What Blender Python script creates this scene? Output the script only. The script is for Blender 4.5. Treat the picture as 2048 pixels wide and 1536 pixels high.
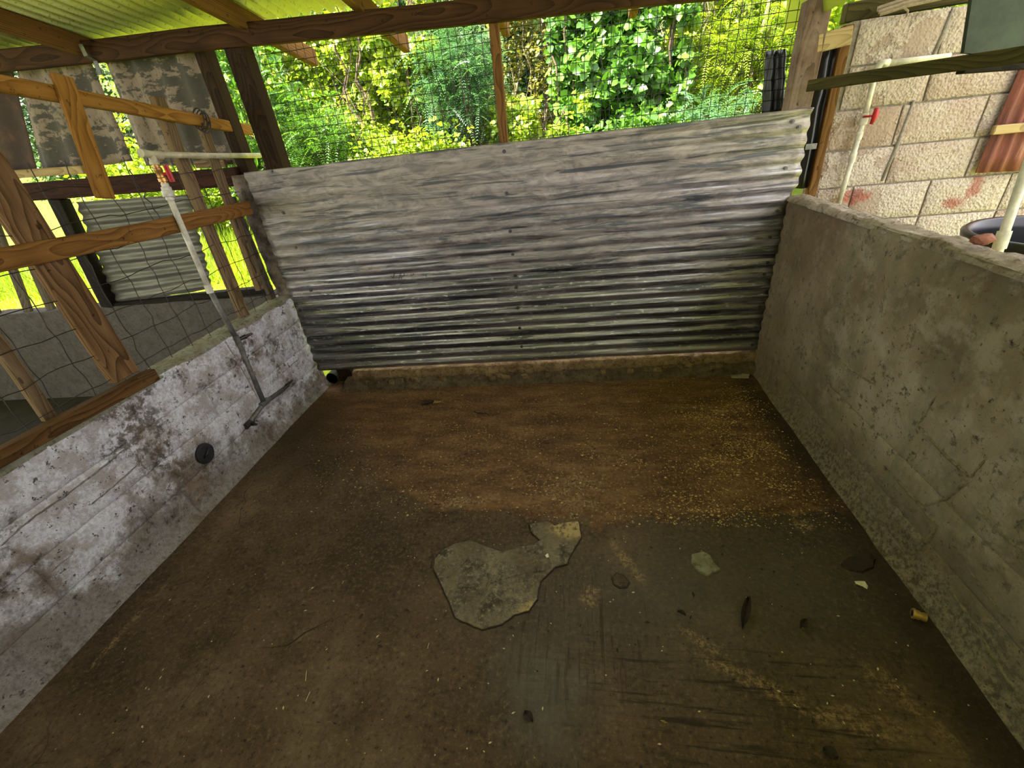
import bpy, bmesh, math, random
import numpy as np
from mathutils import Vector, Matrix, noise as mn

random.seed(7); RNG = np.random.default_rng(11)
for o in list(bpy.data.objects): bpy.data.objects.remove(o)
SC = bpy.context.scene; COL = SC.collection

# ---------------------------------------------------------------- camera, light, exposure
F_PX = 851.98
CAM = Vector((0, 0, 1.68))
PITCH, YAW, ROLL = math.radians(30.1786), math.radians(10.5372), math.radians(-6.6600)
def _rx(a): return Matrix(((1,0,0),(0,math.cos(a),-math.sin(a)),(0,math.sin(a),math.cos(a))))
def _ry(a): return Matrix(((math.cos(a),0,math.sin(a)),(0,1,0),(-math.sin(a),0,math.cos(a))))
def _rz(a): return Matrix(((math.cos(a),-math.sin(a),0),(math.sin(a),math.cos(a),0),(0,0,1)))
W2C = _rz(ROLL) @ _rx(PITCH) @ _ry(YAW) @ Matrix(((1,0,0),(0,0,-1),(0,1,0)))
C2W = W2C.transposed()
cd = bpy.data.cameras.new('camera'); cam = bpy.data.objects.new('camera', cd); COL.objects.link(cam)
cd.sensor_fit = 'HORIZONTAL'; cd.sensor_width = 36.0; cd.lens = F_PX/2048*36.0; cd.clip_start = 0.02; cd.clip_end = 200
cam.matrix_world = Matrix.Translation(CAM) @ (C2W @ Matrix(((1,0,0),(0,-1,0),(0,0,-1)))).to_4x4()
SC.camera = cam

world = bpy.data.worlds.new('sky'); SC.world = world; world.use_nodes = True
wb = world.node_tree.nodes['Background']; wb.inputs[0].default_value = (0.96, 0.93, 1.0, 1); wb.inputs[1].default_value = 2.1
sd = bpy.data.lights.new('sun', 'SUN'); sd.energy = 16.0; sd.angle = math.radians(1.0); sd.color = (1.0, 0.94, 0.80)
sun = bpy.data.objects.new('sun', sd); COL.objects.link(sun)
sun.rotation_euler = Vector((-0.42, -0.28, 0.86)).to_track_quat('Z', 'Y').to_euler()
vs = SC.view_settings; vs.view_transform = 'Standard'; vs.look = 'None'; vs.gamma = 1.0; vs.use_curve_mapping = False
vs.exposure = 1.08

# ---------------------------------------------------------------- measuring helpers (photo point -> known plane in the place)
def ray(px): return C2W @ Vector(((px[0]-1024)/F_PX, (px[1]-768)/F_PX, 1.0))
def onx(px, x): d = ray(px); return CAM + d*((x-CAM.x)/d.x)
def ony(px, y): d = ray(px); return CAM + d*((y-CAM.y)/d.y)
def onz(px, z=0.0): d = ray(px); return CAM + d*((z-CAM.z)/d.z)
RN = Vector((-0.0377, 1, 0)); RD = 2.88+0.0377*2.163
def onr(px, off=0.0): d = ray(px); return CAM + d*((RD+off-RN.dot(CAM))/RN.dot(d))
def YR(x, off=0.0): return RD+off+0.0377*x
XL, XR = -2.16, 1.28
def nz(x, y=0.0, z=0.0, s=1.0): return mn.noise(Vector((x*s, y*s, z*s)))
def fb(x, y=0.0, z=0.0, s=1.0, o=4): return mn.fractal(Vector((x*s, y*s, z*s)), 1.0, 2.0, o)
def sst(a, b, v):
    t = max(0.0, min(1.0, (v-a)/(b-a))); return t*t*(3-2*t)

# ---------------------------------------------------------------- materials
class NT:
    def __init__(s, name):
        s.m = bpy.data.materials.new(name); s.m.use_nodes = True; s.t = s.m.node_tree
        s.b = s.t.nodes['Principled BSDF']; s.out = s.t.nodes['Material Output']
    def n(s, t, **k):
        x = s.t.nodes.new(t)
        for a, b in k.items(): setattr(x, a, b)
        return x
    def put(s, sock, v):
        if v is None: return
        if hasattr(v, 'node'): s.t.links.new(v, sock)
        elif isinstance(v, (tuple, list)) and len(v) == 3 and sock.type == 'RGBA': sock.default_value = (*v, 1)
        else: sock.default_value = v
    def pos(s): return s.n('ShaderNodeNewGeometry').outputs['Position']
    def obj(s, rnd=True):
        c = s.n('ShaderNodeTexCoord').outputs['Object']
        if not rnd: return c
        r = s.n('ShaderNodeObjectInfo').outputs['Random']
        a = s.n('ShaderNodeVectorMath', operation='MULTIPLY_ADD'); s.put(a.inputs[0], r)
        a.inputs[1].default_value = (13.7, 0.011, 0.017); s.put(a.inputs[2], c); return a.outputs[0]
    def map(s, v, sc=(1,1,1), rot=(0,0,0), loc=(0,0,0)):
        x = s.n('ShaderNodeMapping'); s.put(x.inputs[0], v)
        x.inputs['Scale'].default_value = sc; x.inputs['Rotation'].default_value = rot; x.inputs['Location'].default_value = loc
        return x.outputs[0]
    def noise(s, v, sc, det=6, ro=0.6, dist=0.0):
        x = s.n('ShaderNodeTexNoise'); s.put(x.inputs['Vector'], v); x.inputs['Scale'].default_value = sc
        x.inputs['Detail'].default_value = det; x.inputs['Roughness'].default_value = ro; x.inputs['Distortion'].default_value = dist
        return x.outputs['Fac']
    def voro(s, v, sc, feat='F1', rnd=1.0):
        x = s.n('ShaderNodeTexVoronoi', feature=feat); s.put(x.inputs['Vector'], v); x.inputs['Scale'].default_value = sc
        x.inputs['Randomness'].default_value = rnd; return x.outputs['Distance']
    def ramp(s, f, stops):
        x = s.n('ShaderNodeValToRGB'); s.put(x.inputs[0], f); e = x.color_ramp.elements
        while len(e) < len(stops): e.new(0.5)
        for i, (p, c) in enumerate(stops):
            e[i].position = p; e[i].color = (*c, 1) if isinstance(c, tuple) else (c, c, c, 1)
        return x.outputs[0]
    def mix(s, f, a, b, mode='MIX'):
        x = s.n('ShaderNodeMix', data_type='RGBA', blend_type=mode); s.put(x.inputs[0], f); s.put(x.inputs[6], a); s.put(x.inputs[7], b)
        return x.outputs[2]
    def ma(s, op, a, b=None, c=None, clamp=False):
        x = s.n('ShaderNodeMath', operation=op); x.use_clamp = clamp
        s.put(x.inputs[0], a); s.put(x.inputs[1], b); s.put(x.inputs[2], c); return x.outputs[0]
    def xyz(s, v):
        x = s.n('ShaderNodeSeparateXYZ'); s.put(x.inputs[0], v); return x.outputs
    def step(s, v, a, b):
        x = s.n('ShaderNodeMapRange', interpolation_type='SMOOTHSTEP'); s.put(x.inputs[0], v); x.inputs[1].default_value = a; x.inputs[2].default_value = b
        return x.outputs[0]
    def bump(s, h, st=0.5, d=0.01, prev=None):
        x = s.n('ShaderNodeBump'); s.put(x.inputs['Height'], h); x.inputs['Strength'].default_value = st; x.inputs['Distance'].default_value = d
        if prev: s.put(x.inputs['Normal'], prev)
        return x.outputs[0]
    def fin(s, col=None, ro=None, met=None, nrm=None, spec=None):
        s.put(s.b.inputs['Base Color'], col); s.put(s.b.inputs['Roughness'], ro); s.put(s.b.inputs['Metallic'], met)
        if nrm: s.put(s.b.inputs['Normal'], nrm)
        if spec is not None: s.b.inputs['Specular IOR Level'].default_value = spec
        return s.m
    def spot(s, p, cx, cy, rx, ry, ang, nse, soft=0.5):
        "a stain on the floor with a ragged edge"
        m = s.map(p, loc=(-cx, -cy, 0)); m = s.map(m, rot=(0, 0, -ang)); m = s.map(m, sc=(1/rx, 1/ry, 0))
        l = s.n('ShaderNodeVectorMath', operation='LENGTH'); s.put(l.inputs[0], m)
        v = s.ma('ADD', l.outputs['Value'], s.ma('MULTIPLY_ADD', nse, 1.6, -0.8))
        return s.step(v, 1.0+soft*0.3, 1.0-soft)

MAT = {}
def wood(name, c0, c1, c2, grain=1.0, grey=None, ro=0.75):
    t = NT(name); o = t.obj()
    wob = t.noise(t.map(o, sc=(1.6, 7, 7)), 1.0, 3, 0.5)
    x_, y_, z_ = t.xyz(o)
    lw = t.noise(t.map(o, sc=(1.5, 5, 5)), 1.0, 2, 0.45)
    yy = t.ma('MULTIPLY_ADD', y_, 8.5, 0.12); zz = t.ma('MULTIPLY_ADD', z_, 8.5, 0.55)
    rr = t.ma('SQRT', t.ma('ADD', t.ma('MULTIPLY', yy, yy), t.ma('MULTIPLY', zz, zz)))
    rr = t.ma('ADD', rr, t.ma('MULTIPLY', lw, 1.1)); rr = t.ma('ADD', rr, t.ma('MULTIPLY', x_, 0.12))
    saw = t.ma('FRACT', t.ma('MULTIPLY', rr, 11.0*grain)); ring = t.ma('POWER', saw, 1.6)
    fine = t.noise(t.map(o, sc=(4, 90, 90)), 1.0, 5, 0.65)
    g = t.ma('ADD', t.ma('MULTIPLY_ADD', ring, -0.34, 0.36), t.ma('MULTIPLY', fine, 0.5))
    col = t.ramp(g, [(0.18, c0), (0.5, c1), (0.85, c2)])
    col = t.mix(t.ramp(wob, [(0.35, 0.0), (0.75, 0.45)]), col, c0)
    if grey: col = t.mix(t.ramp(t.noise(o, 3.0, 6, 0.7), [(0.42, 0.0), (0.62, 0.85)]), col, grey)
    sp = t.ramp(t.noise(o, 26, 3, 0.6), [(0.64, 0.0), (0.70, 0.7)])
    col = t.mix(sp, col, (c0[0]*0.35, c0[1]*0.35, c0[2]*0.35))
    MAT[name] = t.fin(col, ro, None, t.bump(g, 0.5, 0.004), 0.10)
wood('beam_wood', (0.016,0.008,0.003), (0.050,0.023,0.008), (0.095,0.045,0.016))
wood('post_dark', (0.010,0.006,0.003), (0.032,0.017,0.007), (0.062,0.033,0.014))
wood('golden_wood', (0.13,0.055,0.009), (0.29,0.135,0.025), (0.42,0.22,0.050), 1.2)
wood('rail_wood', (0.085,0.036,0.008), (0.215,0.102,0.024), (0.33,0.17,0.048), 1.3)
wood('weathered_wood', (0.055,0.034,0.016), (0.17,0.112,0.056), (0.31,0.22,0.125), 1.2)
wood('near_board_wood', (0.038,0.018,0.006), (0.165,0.090,0.036), (0.30,0.18,0.080), 1.0)
wood('cap_wood', (0.030,0.014,0.004), (0.110,0.055,0.017), (0.185,0.100,0.034), 1.4)
wood('rafter_wood', (0.055,0.024,0.006), (0.150,0.072,0.020), (0.25,0.13,0.040), 1.1)
wood('grey_wood', (0.035,0.027,0.018), (0.10,0.080,0.052), (0.18,0.145,0.098), 1.2)
wood('red_wood', (0.012,0.005,0.003), (0.036,0.013,0.007), (0.062,0.024,0.012))
wood('black_wood', (0.006,0.005,0.004), (0.014,0.011,0.007), (0.030,0.023,0.014))
wood('old_post_wood', (0.055,0.034,0.022), (0.135,0.085,0.058), (0.22,0.145,0.10), 0.9, grey=(0.24,0.175,0.13))
wood('mossy_wood', (0.022,0.018,0.005), (0.060,0.050,0.012), (0.11,0.092,0.026), 1.2)
wood('pale_wood', (0.20,0.135,0.055), (0.36,0.26,0.115), (0.47,0.37,0.19), 1.2)

def plain(name, col, ro=0.5, met=0.0, var=0.35, sc=30, bump=0.2, bd=0.002, spec=0.4):
    t = NT(name); o = t.pos()
    n1 = t.noise(o, sc, 5, 0.65)
    c = t.mix(t.ramp(n1, [(0.35, 0.0), (0.7, 1.0)]), tuple(v*(1-var) for v in col), tuple(min(1, v*(1+var*0.6)) for v in col))
    MAT[name] = t.fin(c, ro, met, t.bump(n1, bump, bd), spec)
plain('pvc_white', (0.62,0.58,0.47), 0.4, 0, 0.35, 18)
plain('pvc_cream', (0.50,0.44,0.28), 0.4, 0, 0.35, 18)
plain('pipe_grey', (0.16,0.155,0.14), 0.5, 0.2, 0.45, 22)
plain('brass', (0.50,0.27,0.085), 0.38, 0.75, 0.45, 30)
plain('brass_fitting', (0.60,0.38,0.12), 0.38, 0.55, 0.2, 40)
plain('steel_dark', (0.085,0.07,0.06), 0.4, 0.7, 0.5, 40)
plain('screw_steel', (0.11,0.105,0.10), 0.45, 0.8, 0.3, 60)
plain('red_plastic', (0.46,0.018,0.022), 0.4, 0, 0.3, 20)
plain('black_plastic', (0.010,0.010,0.011), 0.32, 0, 0.3, 20, spec=0.5)
plain('black_rubber', (0.022,0.022,0.023), 0.6, 0, 0.4, 30)
plain('wire_steel', (0.045,0.035,0.028), 0.6, 0.4, 0.5, 25)
plain('mesh_wire', (0.012,0.015,0.010), 0.55, 0.5, 0.4, 25)
plain('dry_leaf', (0.030,0.018,0.010), 0.7, 0, 0.5, 60)
plain('dry_leaf_tan', (0.30,0.21,0.06), 0.6, 0, 0.4, 60)
plain('paper', (0.72,0.66,0.50), 0.8, 0, 0.15, 40)
plain('straw', (0.62,0.50,0.28), 0.7, 0, 0.2, 40)
plain('grit', (0.58,0.40,0.15), 0.75, 0, 0.35, 120)
plain('stone_red', (0.24,0.085,0.045), 0.75, 0, 0.35, 40)
plain('red_paint', (0.30,0.075,0.045), 0.85, 0, 0.5, 60, 0.8, 0.006)
plain('green_panel', (0.030,0.042,0.024), 0.7, 0, 0.45, 9)
plain('bark', (0.105,0.070,0.040), 0.85, 0, 0.5, 12, 0.8, 0.02)
plain('bark_pale', (0.30,0.235,0.15), 0.85, 0, 0.45, 12, 0.8, 0.02)
plain('bracket_metal', (0.13,0.125,0.115), 0.45, 0.7, 0.4, 30)
plain('pillar_plaster', (0.20,0.155,0.12), 0.9, 0, 0.75, 14, 0.8, 0.008)
plain('crust', (0.034,0.020,0.010), 0.5, 0, 0.6, 50, 1.0, 0.006)  # also colours the painted crack shade round the floor repairs
plain('dark_drain', (0.018,0.015,0.012), 0.6, 0, 0.3, 30)
plain('dark_earth', (0.018,0.014,0.01), 0.95, 0, 0.5, 6, 0.6, 0.02)
plain('scribble', (0.055,0.05,0.045), 0.7, 0, 0.3, 60)

def m_floor():
    t = NT('floor_concrete'); p = t.pos(); x, y, z = t.xyz(p)
    big = t.noise(p, 1.1, 7, 0.62); mid = t.noise(p, 5.5, 7, 0.68); fine = t.noise(p, 55, 6, 0.72); vf = t.noise(p, 210, 3, 0.6)
    strk = t.noise(t.map(p, sc=(3.5, 55, 1), rot=(0, 0, math.radians(28))), 1.0, 5, 0.65)
    strk2 = t.noise(t.map(p, sc=(50, 3.0, 1), rot=(0, 0, math.radians(12))), 1.0, 5, 0.65)
    c = t.ramp(big, [(0.32, (0.042,0.025,0.012)), (0.50, (0.112,0.070,0.035)), (0.68, (0.205,0.138,0.080))])
    c = t.mix(t.ramp(mid, [(0.44, 0.0), (0.64, 0.8)]), c, (0.058,0.035,0.015))
    c = t.mix(t.ramp(fine, [(0.53, 0.0), (0.66, 0.6)]), c, (0.25,0.17,0.085))
    c = t.mix(t.ramp(fine, [(0.34, 0.85), (0.45, 0.0)]), c, (0.022,0.014,0.008))
    # greyer trowelled topping in the middle
    c = t.mix(t.ma('MULTIPLY', t.spot(p, 0.35, 1.12, 1.0, 0.42, 0.1, big, 1.0), 0.55), c, t.mix(fine, (0.075,0.066,0.052), (0.14,0.125,0.10)))
    c = t.mix(t.ma('MULTIPLY', t.spot(p, -0.15, 0.72, 0.22, 0.22, 0.2, mid, 1.0), 0.6), c, t.mix(strk2, (0.07,0.062,0.048), (0.22,0.20,0.16)))
    # worn rust-brown screed towards the sheet
    lb = t.ma('MULTIPLY', t.ma('MAXIMUM', t.ma('SUBTRACT', -0.75, x), 0.0), 0.55)
    edge = t.ma('SUBTRACT', y, lb); edge = t.ma('ADD', edge, t.ma('MULTIPLY_ADD', mid, 0.34, -0.17)); edge = t.ma('ADD', edge, t.ma('MULTIPLY_ADD', big, 0.5, -0.25))
    soft = t.step(x, -0.8, -1.5)
    mk = t.mix(soft, t.step(edge, 1.50, 1.535), t.step(edge, 1.35, 2.0))
    rc = t.ramp(t.noise(t.map(p, sc=(1, 2.6, 1)), 3.2, 8, 0.7), [(0.30, (0.062,0.029,0.012)), (0.50, (0.160,0.080,0.032)), (0.70, (0.28,0.155,0.07))])
    rc = t.mix(t.ramp(fine, [(0.53, 0.0), (0.68, 0.7)]), rc, (0.34,0.23,0.10))
    rc = t.mix(t.ramp(fine, [(0.34, 0.8), (0.45, 0.0)]), rc, (0.03,0.016,0.007))
    c = t.mix(mk, c, rc)
    # pale crusty scabs with shapes of their own
    hf = t.ramp(t.noise(p, 70, 7, 0.8), [(0.47, 0.0), (0.54, 1.0)])
    for a in [(-0.02,1.60,.13,.05,0.1),(-0.05,1.73,.2,.10,0.4),(-0.65,1.60,.20,.05,0.15),(.19,1.27,.03,.15,0.5),(0.02,1.10,.05,.06,0),(.62,.79,.30,.035,-0.42),(.85,.72,.14,.05,-0.1),(.42,.94,.12,.03,-0.5),(.98,.83,.05,.09,0.6),(1.05,.72,.03,.10,0.5),(-1.98,.80,.02,.22,0.0),(1.0,1.5,.05,.05,0)]:
        c = t.mix(t.ma('MULTIPLY', t.ma('MULTIPLY', t.spot(p, *a, t.noise(p, 11, 6, 0.75)), hf), t.ramp(t.noise(p, 16, 5, 0.7), [(0.40, 0.15), (0.56, 0.85)])), c, (0.38,0.25,0.12))
    # trowel and brush lines
    c = t.mix(t.ma('MULTIPLY', t.spot(p, 0.0, 0.95, 0.30, 0.33, -0.3, big), t.ramp(strk2, [(0.36, 0.7), (0.46, 0.0)])), c, (0.035,0.020,0.010))
    c = t.mix(t.ma('MULTIPLY', t.spot(p, 0.55, 0.72, 0.75, 0.28, -0.1, big), t.ramp(strk, [(0.36, 0.8), (0.47, 0.0)])), c, (0.022,0.014,0.007))
    # shade painted along the foot of the right wall; darker patch beside the left wall
    c = t.mix(t.ma('MULTIPLY', t.spot(p, 1.22, 2.1, 0.16, 1.1, 0.06, mid, 0.9), 0.85), c, (0.022,0.013,0.007))
    c = t.mix(t.ma('MULTIPLY', t.spot(p, 1.2, 0.75, 0.14, 0.9, 0.0, mid, 0.9), 0.7), c, (0.03,0.019,0.01))
    c = t.mix(t.ma('MULTIPLY', t.spot(p, -1.95, 2.3, 0.28, 0.5, 0.0, mid, 0.9), 0.6), c, (0.05,0.03,0.014))
    # hair cracks
    wv = t.n('ShaderNodeVectorMath', operation='MULTIPLY_ADD'); nn = t.n('ShaderNodeTexNoise'); t.put(nn.inputs['Vector'], p); nn.inputs['Scale'].default_value = 3.0
    t.put(wv.inputs[0], nn.outputs['Color']); wv.inputs[1].default_value = (0.35, 0.35, 0.35); t.put(wv.inputs[2], p)
    ck = t.ramp(t.voro(wv.outputs[0], 1.6, 'DISTANCE_TO_EDGE'), [(0.0, 1.0), (0.0035, 0.0)])
    ck = t.ma('MULTIPLY', ck, t.ramp(t.noise(p, 2.2, 3), [(0.54, 0.0), (0.64, 1.0)]))
    c = t.mix(t.ma('MULTIPLY', ck, 0.85), c, (0.014,0.009,0.005))
    h = t.ma('ADD', t.ma('MULTIPLY', fine, 0.6), t.ma('MULTIPLY', mid, 0.9)); h = t.ma('SUBTRACT', h, t.ma('MULTIPLY', ck, 0.5))
    b = t.bump(h, 1.0, 0.018); b = t.bump(t.ma('ADD', strk, vf), 0.4, 0.005, b)
    MAT['floor'] = t.fin(c, t.ramp(mid, [(0.3, 0.62), (0.7, 0.88)]), None, b, 0.3)
m_floor()

def m_patch():
    t = NT('patch_concrete'); p = t.pos()
    mid = t.noise(p, 9, 7, 0.7); fine = t.noise(p, 75, 6, 0.72)
    c = t.ramp(mid, [(0.38, (0.075,0.060,0.040)), (0.5, (0.18,0.148,0.100)), (0.62, (0.32,0.265,0.175))])
    c = t.mix(t.ramp(fine, [(0.52, 0.0), (0.66, 0.9)]), c, (0.38,0.32,0.20))
    c = t.mix(t.ramp(fine, [(0.30, 0.8), (0.44, 0.0)]), c, (0.035,0.027,0.016))
    c = t.mix(t.ramp(t.noise(p, 4.5, 5, 0.6), [(0.45, 0.0), (0.58, 0.7)]), c, t.mix(fine, (0.055,0.036,0.020), (0.17,0.118,0.065)))
    tan = t.ma('MAXIMUM', t.spot(p, -0.19, 1.02, 0.13, 0.055, 0.55, mid), t.spot(p, -0.03, 1.45, 0.16, 0.09, 0.1, mid))
    c = t.mix(t.ma('MULTIPLY', tan, t.ramp(t.noise(p, 45, 6, 0.7), [(0.38, 0.0), (0.52, 1.0)])), c, (0.50,0.37,0.16))
    tr = t.noise(t.map(p, sc=(3, 30, 1), rot=(0, 0, math.radians(-25))), 1.0, 4, 0.6)
    b = t.bump(t.ma('ADD', mid, fine), 1.0, 0.010); b = t.bump(tr, 0.7, 0.006, b)
    MAT['patch'] = t.fin(c, 0.85, None, b, 0.25)
m_patch()

def m_left():
    t = NT('whitewashed_block'); p = t.pos(); x, y, z = t.xyz(p)
    big = t.noise(p, 2.3, 7, 0.65); mid = t.noise(p, 8, 8, 0.74); fine = t.noise(p, 60, 6, 0.72); blot = t.noise(p, 28, 5, 0.75)
    c = t.mix(t.ramp(fine, [(0.35, 0.0), (0.6, 1.0)]), (0.44,0.43,0.45), (0.78,0.77,0.81))
    c = t.mix(t.ramp(mid, [(0.46, 0.0), (0.57, 0.75)]), c, (0.37,0.325,0.29))
    cem = t.ramp(fine, [(0.3, (0.095,0.078,0.060)), (0.7, (0.25,0.215,0.175))])
    # bare cement where the wash has worn off: band along the foot and the near end
    wear = t.ma('ADD', t.ma('MULTIPLY', z, -2.1), t.ma('MULTIPLY', y, -0.22)); wear = t.ma('ADD', wear, t.ma('MULTIPLY_ADD', big, 2.4, 0.12))
    wear = t.ma('ADD', wear, t.ma('MULTIPLY_ADD', mid, 1.3, -0.65))
    c = t.mix(t.ma('MULTIPLY', t.step(wear, 0.15, 0.75), 0.85), c, cem)
    c = t.mix(t.ma('MULTIPLY', t.ramp(big, [(0.51, 0.0), (0.59, 1.0)]), t.ramp(blot, [(0.44, 0.0), (0.53, 0.85)])), c, (0.10,0.078,0.058))
    c = t.mix(t.ramp(blot, [(0.605, 0.0), (0.63, 0.9)]), c, (0.06,0.052,0.046))
    c = t.mix(t.ramp(fine, [(0.62, 0.0), (0.66, 0.85)]), c, (0.06,0.045,0.034))
    rust = t.ma('MULTIPLY', t.ramp(t.noise(p, 3.1, 5, 0.6), [(0.52, 0.0), (0.68, 0.6)]), t.ramp(mid, [(0.4, 0.0), (0.6, 1.0)]))
    c = t.mix(rust, c, (0.20,0.125,0.065))
    h = t.ma('ADD', t.ma('MULTIPLY', mid, 0.8), t.ma('MULTIPLY', fine, 0.5)); h = t.ma('SUBTRACT', h, t.ma('MULTIPLY', t.ramp(blot, [(0.6, 0.0), (0.65, 1.0)]), 0.3))
    MAT['left'] = t.fin(c, 0.88, None, t.bump(h, 0.8, 0.012), 0.25)
m_left()

def m_right():
    t = NT('rendered_block'); p = t.pos(); x, y, z = t.xyz(p)
    big = t.noise(p, 1.9, 7, 0.62); mid = t.noise(p, 7, 8, 0.72); fine = t.noise(p, 48, 6, 0.72); blot = t.noise(p, 24, 6, 0.78)
    run = t.noise(t.map(p, sc=(1, 11, 1.6), rot=(math.radians(-14), 0, 0)), 1.0, 6, 0.65)
    c = t.ramp(big, [(0.36, (0.150,0.110,0.058)), (0.5, (0.235,0.190,0.108)), (0.63, (0.33,0.28,0.18))])
    c = t.mix(t.ramp(run, [(0.48, 0.0), (0.62, 0.55)]), c, (0.165,0.160,0.095))
    c = t.mix(t.ramp(mid, [(0.50, 0.0), (0.60, 0.55)]), c, (0.36,0.315,0.215))
    low = t.ma('ADD', t.ma('MULTIPLY_ADD', z, -1.9, 0.68), t.ma('MULTIPLY_ADD', mid, 1.9, -0.95))
    c = t.mix(t.ma('MULTIPLY', t.step(low, 0.05, 0.6), 0.75), c, t.ramp(fine, [(0.42, (0.050,0.038,0.023)), (0.60, (0.30,0.25,0.165))]))
    c = t.mix(t.ma('MULTIPLY', t.ramp(blot, [(0.55, 0.0), (0.60, 0.75)]), t.ramp(big, [(0.42, 0.1), (0.60, 0.9)])), c, (0.060,0.046,0.026))
    c = t.mix(t.ramp(fine, [(0.62, 0.0), (0.66, 0.85)]), c, (0.045,0.033,0.02))
    brn = t.ma('MULTIPLY', t.step(t.ma('ADD', y, t.ma('MULTIPLY_ADD', mid, 0.3, -0.15)), 2.15, 2.62), 0.45)
    c = t.mix(brn, c, (0.20,0.135,0.075))
    h = t.ma('ADD', t.ma('MULTIPLY', mid, 1.0), t.ma('MULTIPLY', fine, 0.55)); h = t.ma('ADD', h, t.ma('MULTIPLY', run, 0.5))
    h = t.ma('SUBTRACT', h, t.ma('MULTIPLY', t.ramp(blot, [(0.58, 0.0), (0.64, 1.0)]), 0.3))
    MAT['right'] = t.fin(c, 0.86, None, t.bump(h, 0.75, 0.014), 0.3)
m_right()

def m_cap(name, a, b, dark):
    t = NT(name); p = t.pos(); f = t.noise(p, 40, 7, 0.75); m = t.noise(p, 9, 6, 0.7)
    c = t.mix(t.ramp(m, [(0.35, 0.0), (0.65, 1.0)]), a, b); c = t.mix(t.ramp(f, [(0.50, 0.0), (0.66, 0.85)]), c, dark)
    MAT[name] = t.fin(c, 0.95, None, t.bump(t.ma('ADD', f, m), 1.0, 0.02), 0.2)
m_cap('cap_left', (0.27,0.25,0.15), (0.46,0.44,0.34), (0.10,0.085,0.045))
m_cap('cap_right', (0.34,0.27,0.19), (0.58,0.50,0.40), (0.09,0.06,0.035))
m_cap('kerb_cement', (0.085,0.060,0.034), (0.20,0.15,0.085), (0.04,0.026,0.014))
m_cap('kerb_ledge', (0.15,0.09,0.04), (0.38,0.26,0.13), (0.045,0.026,0.012))
m_cap('grey_plaster', (0.095,0.083,0.070), (0.135,0.120,0.102), (0.060,0.050,0.040))
m_cap('mortar', (0.30,0.26,0.21), (0.42,0.37,0.30), (0.20,0.165,0.125))
m_cap('mortar_left', (0.22,0.20,0.175), (0.45,0.42,0.38), (0.08,0.066,0.05))
m_cap('mortar_right', (0.22,0.185,0.10), (0.42,0.37,0.22), (0.07,0.056,0.03))

def m_block():
    t = NT('rough_block'); p = t.pos(); o = t.n('ShaderNodeObjectInfo').outputs['Random']
    f = t.noise(p, 75, 5, 0.7); m = t.noise(p, 5, 7, 0.7); v = t.voro(p, 70)
    c = t.mix(o, (0.40,0.28,0.205), (0.55,0.455,0.385)); c = t.mix(t.ramp(m, [(0.4, 0.0), (0.7, 0.7)]), c, (0.64,0.57,0.50))
    x, y, z = t.xyz(p)
    smear = t.ma('MULTIPLY', t.ramp(t.noise(p, 4.2, 6, 0.6), [(0.50, 0.0), (0.53, 0.85)]), t.step(x, 2.1, 1.7))
    c = t.mix(smear, c, t.mix(f, (0.22,0.15,0.11), (0.34,0.25,0.19)))
    c = t.mix(t.ma('MULTIPLY', t.ramp(f, [(0.52, 0.0), (0.66, 0.75)]), t.ma('SUBTRACT', 1.0, t.ma('MULTIPLY', smear, 0.7))), c, (0.22,0.155,0.105))
    for a, b, ra, rb in ((1.71, 1.135, 0.11, 0.05), (2.37, 1.13, 0.045, 0.085), (2.28, 1.05, 0.06, 0.04)):
        q = t.map(p, loc=(-a, 0, -b)); q = t.map(q, sc=(1/ra, 0, 1/rb)); l = t.n('ShaderNodeVectorMath', operation='LENGTH'); t.put(l.inputs[0], q)
        k = t.step(t.ma('ADD', l.outputs['Value'], t.ma('MULTIPLY_ADD', t.noise(p, 22, 6, 0.75), 2.4, -1.2)), 1.1, 0.5)
        c = t.mix(t.ma('MULTIPLY', k, 0.75), c, (0.33,0.085,0.06))
    h = t.ma('MULTIPLY', t.ma('ADD', f, v), t.ma('SUBTRACT', 1.0, t.ma('MULTIPLY', smear, 0.75)))
    MAT['block'] = t.fin(c, 0.95, None, t.bump(h, 0.9, 0.014), 0.2)
m_block()

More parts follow.
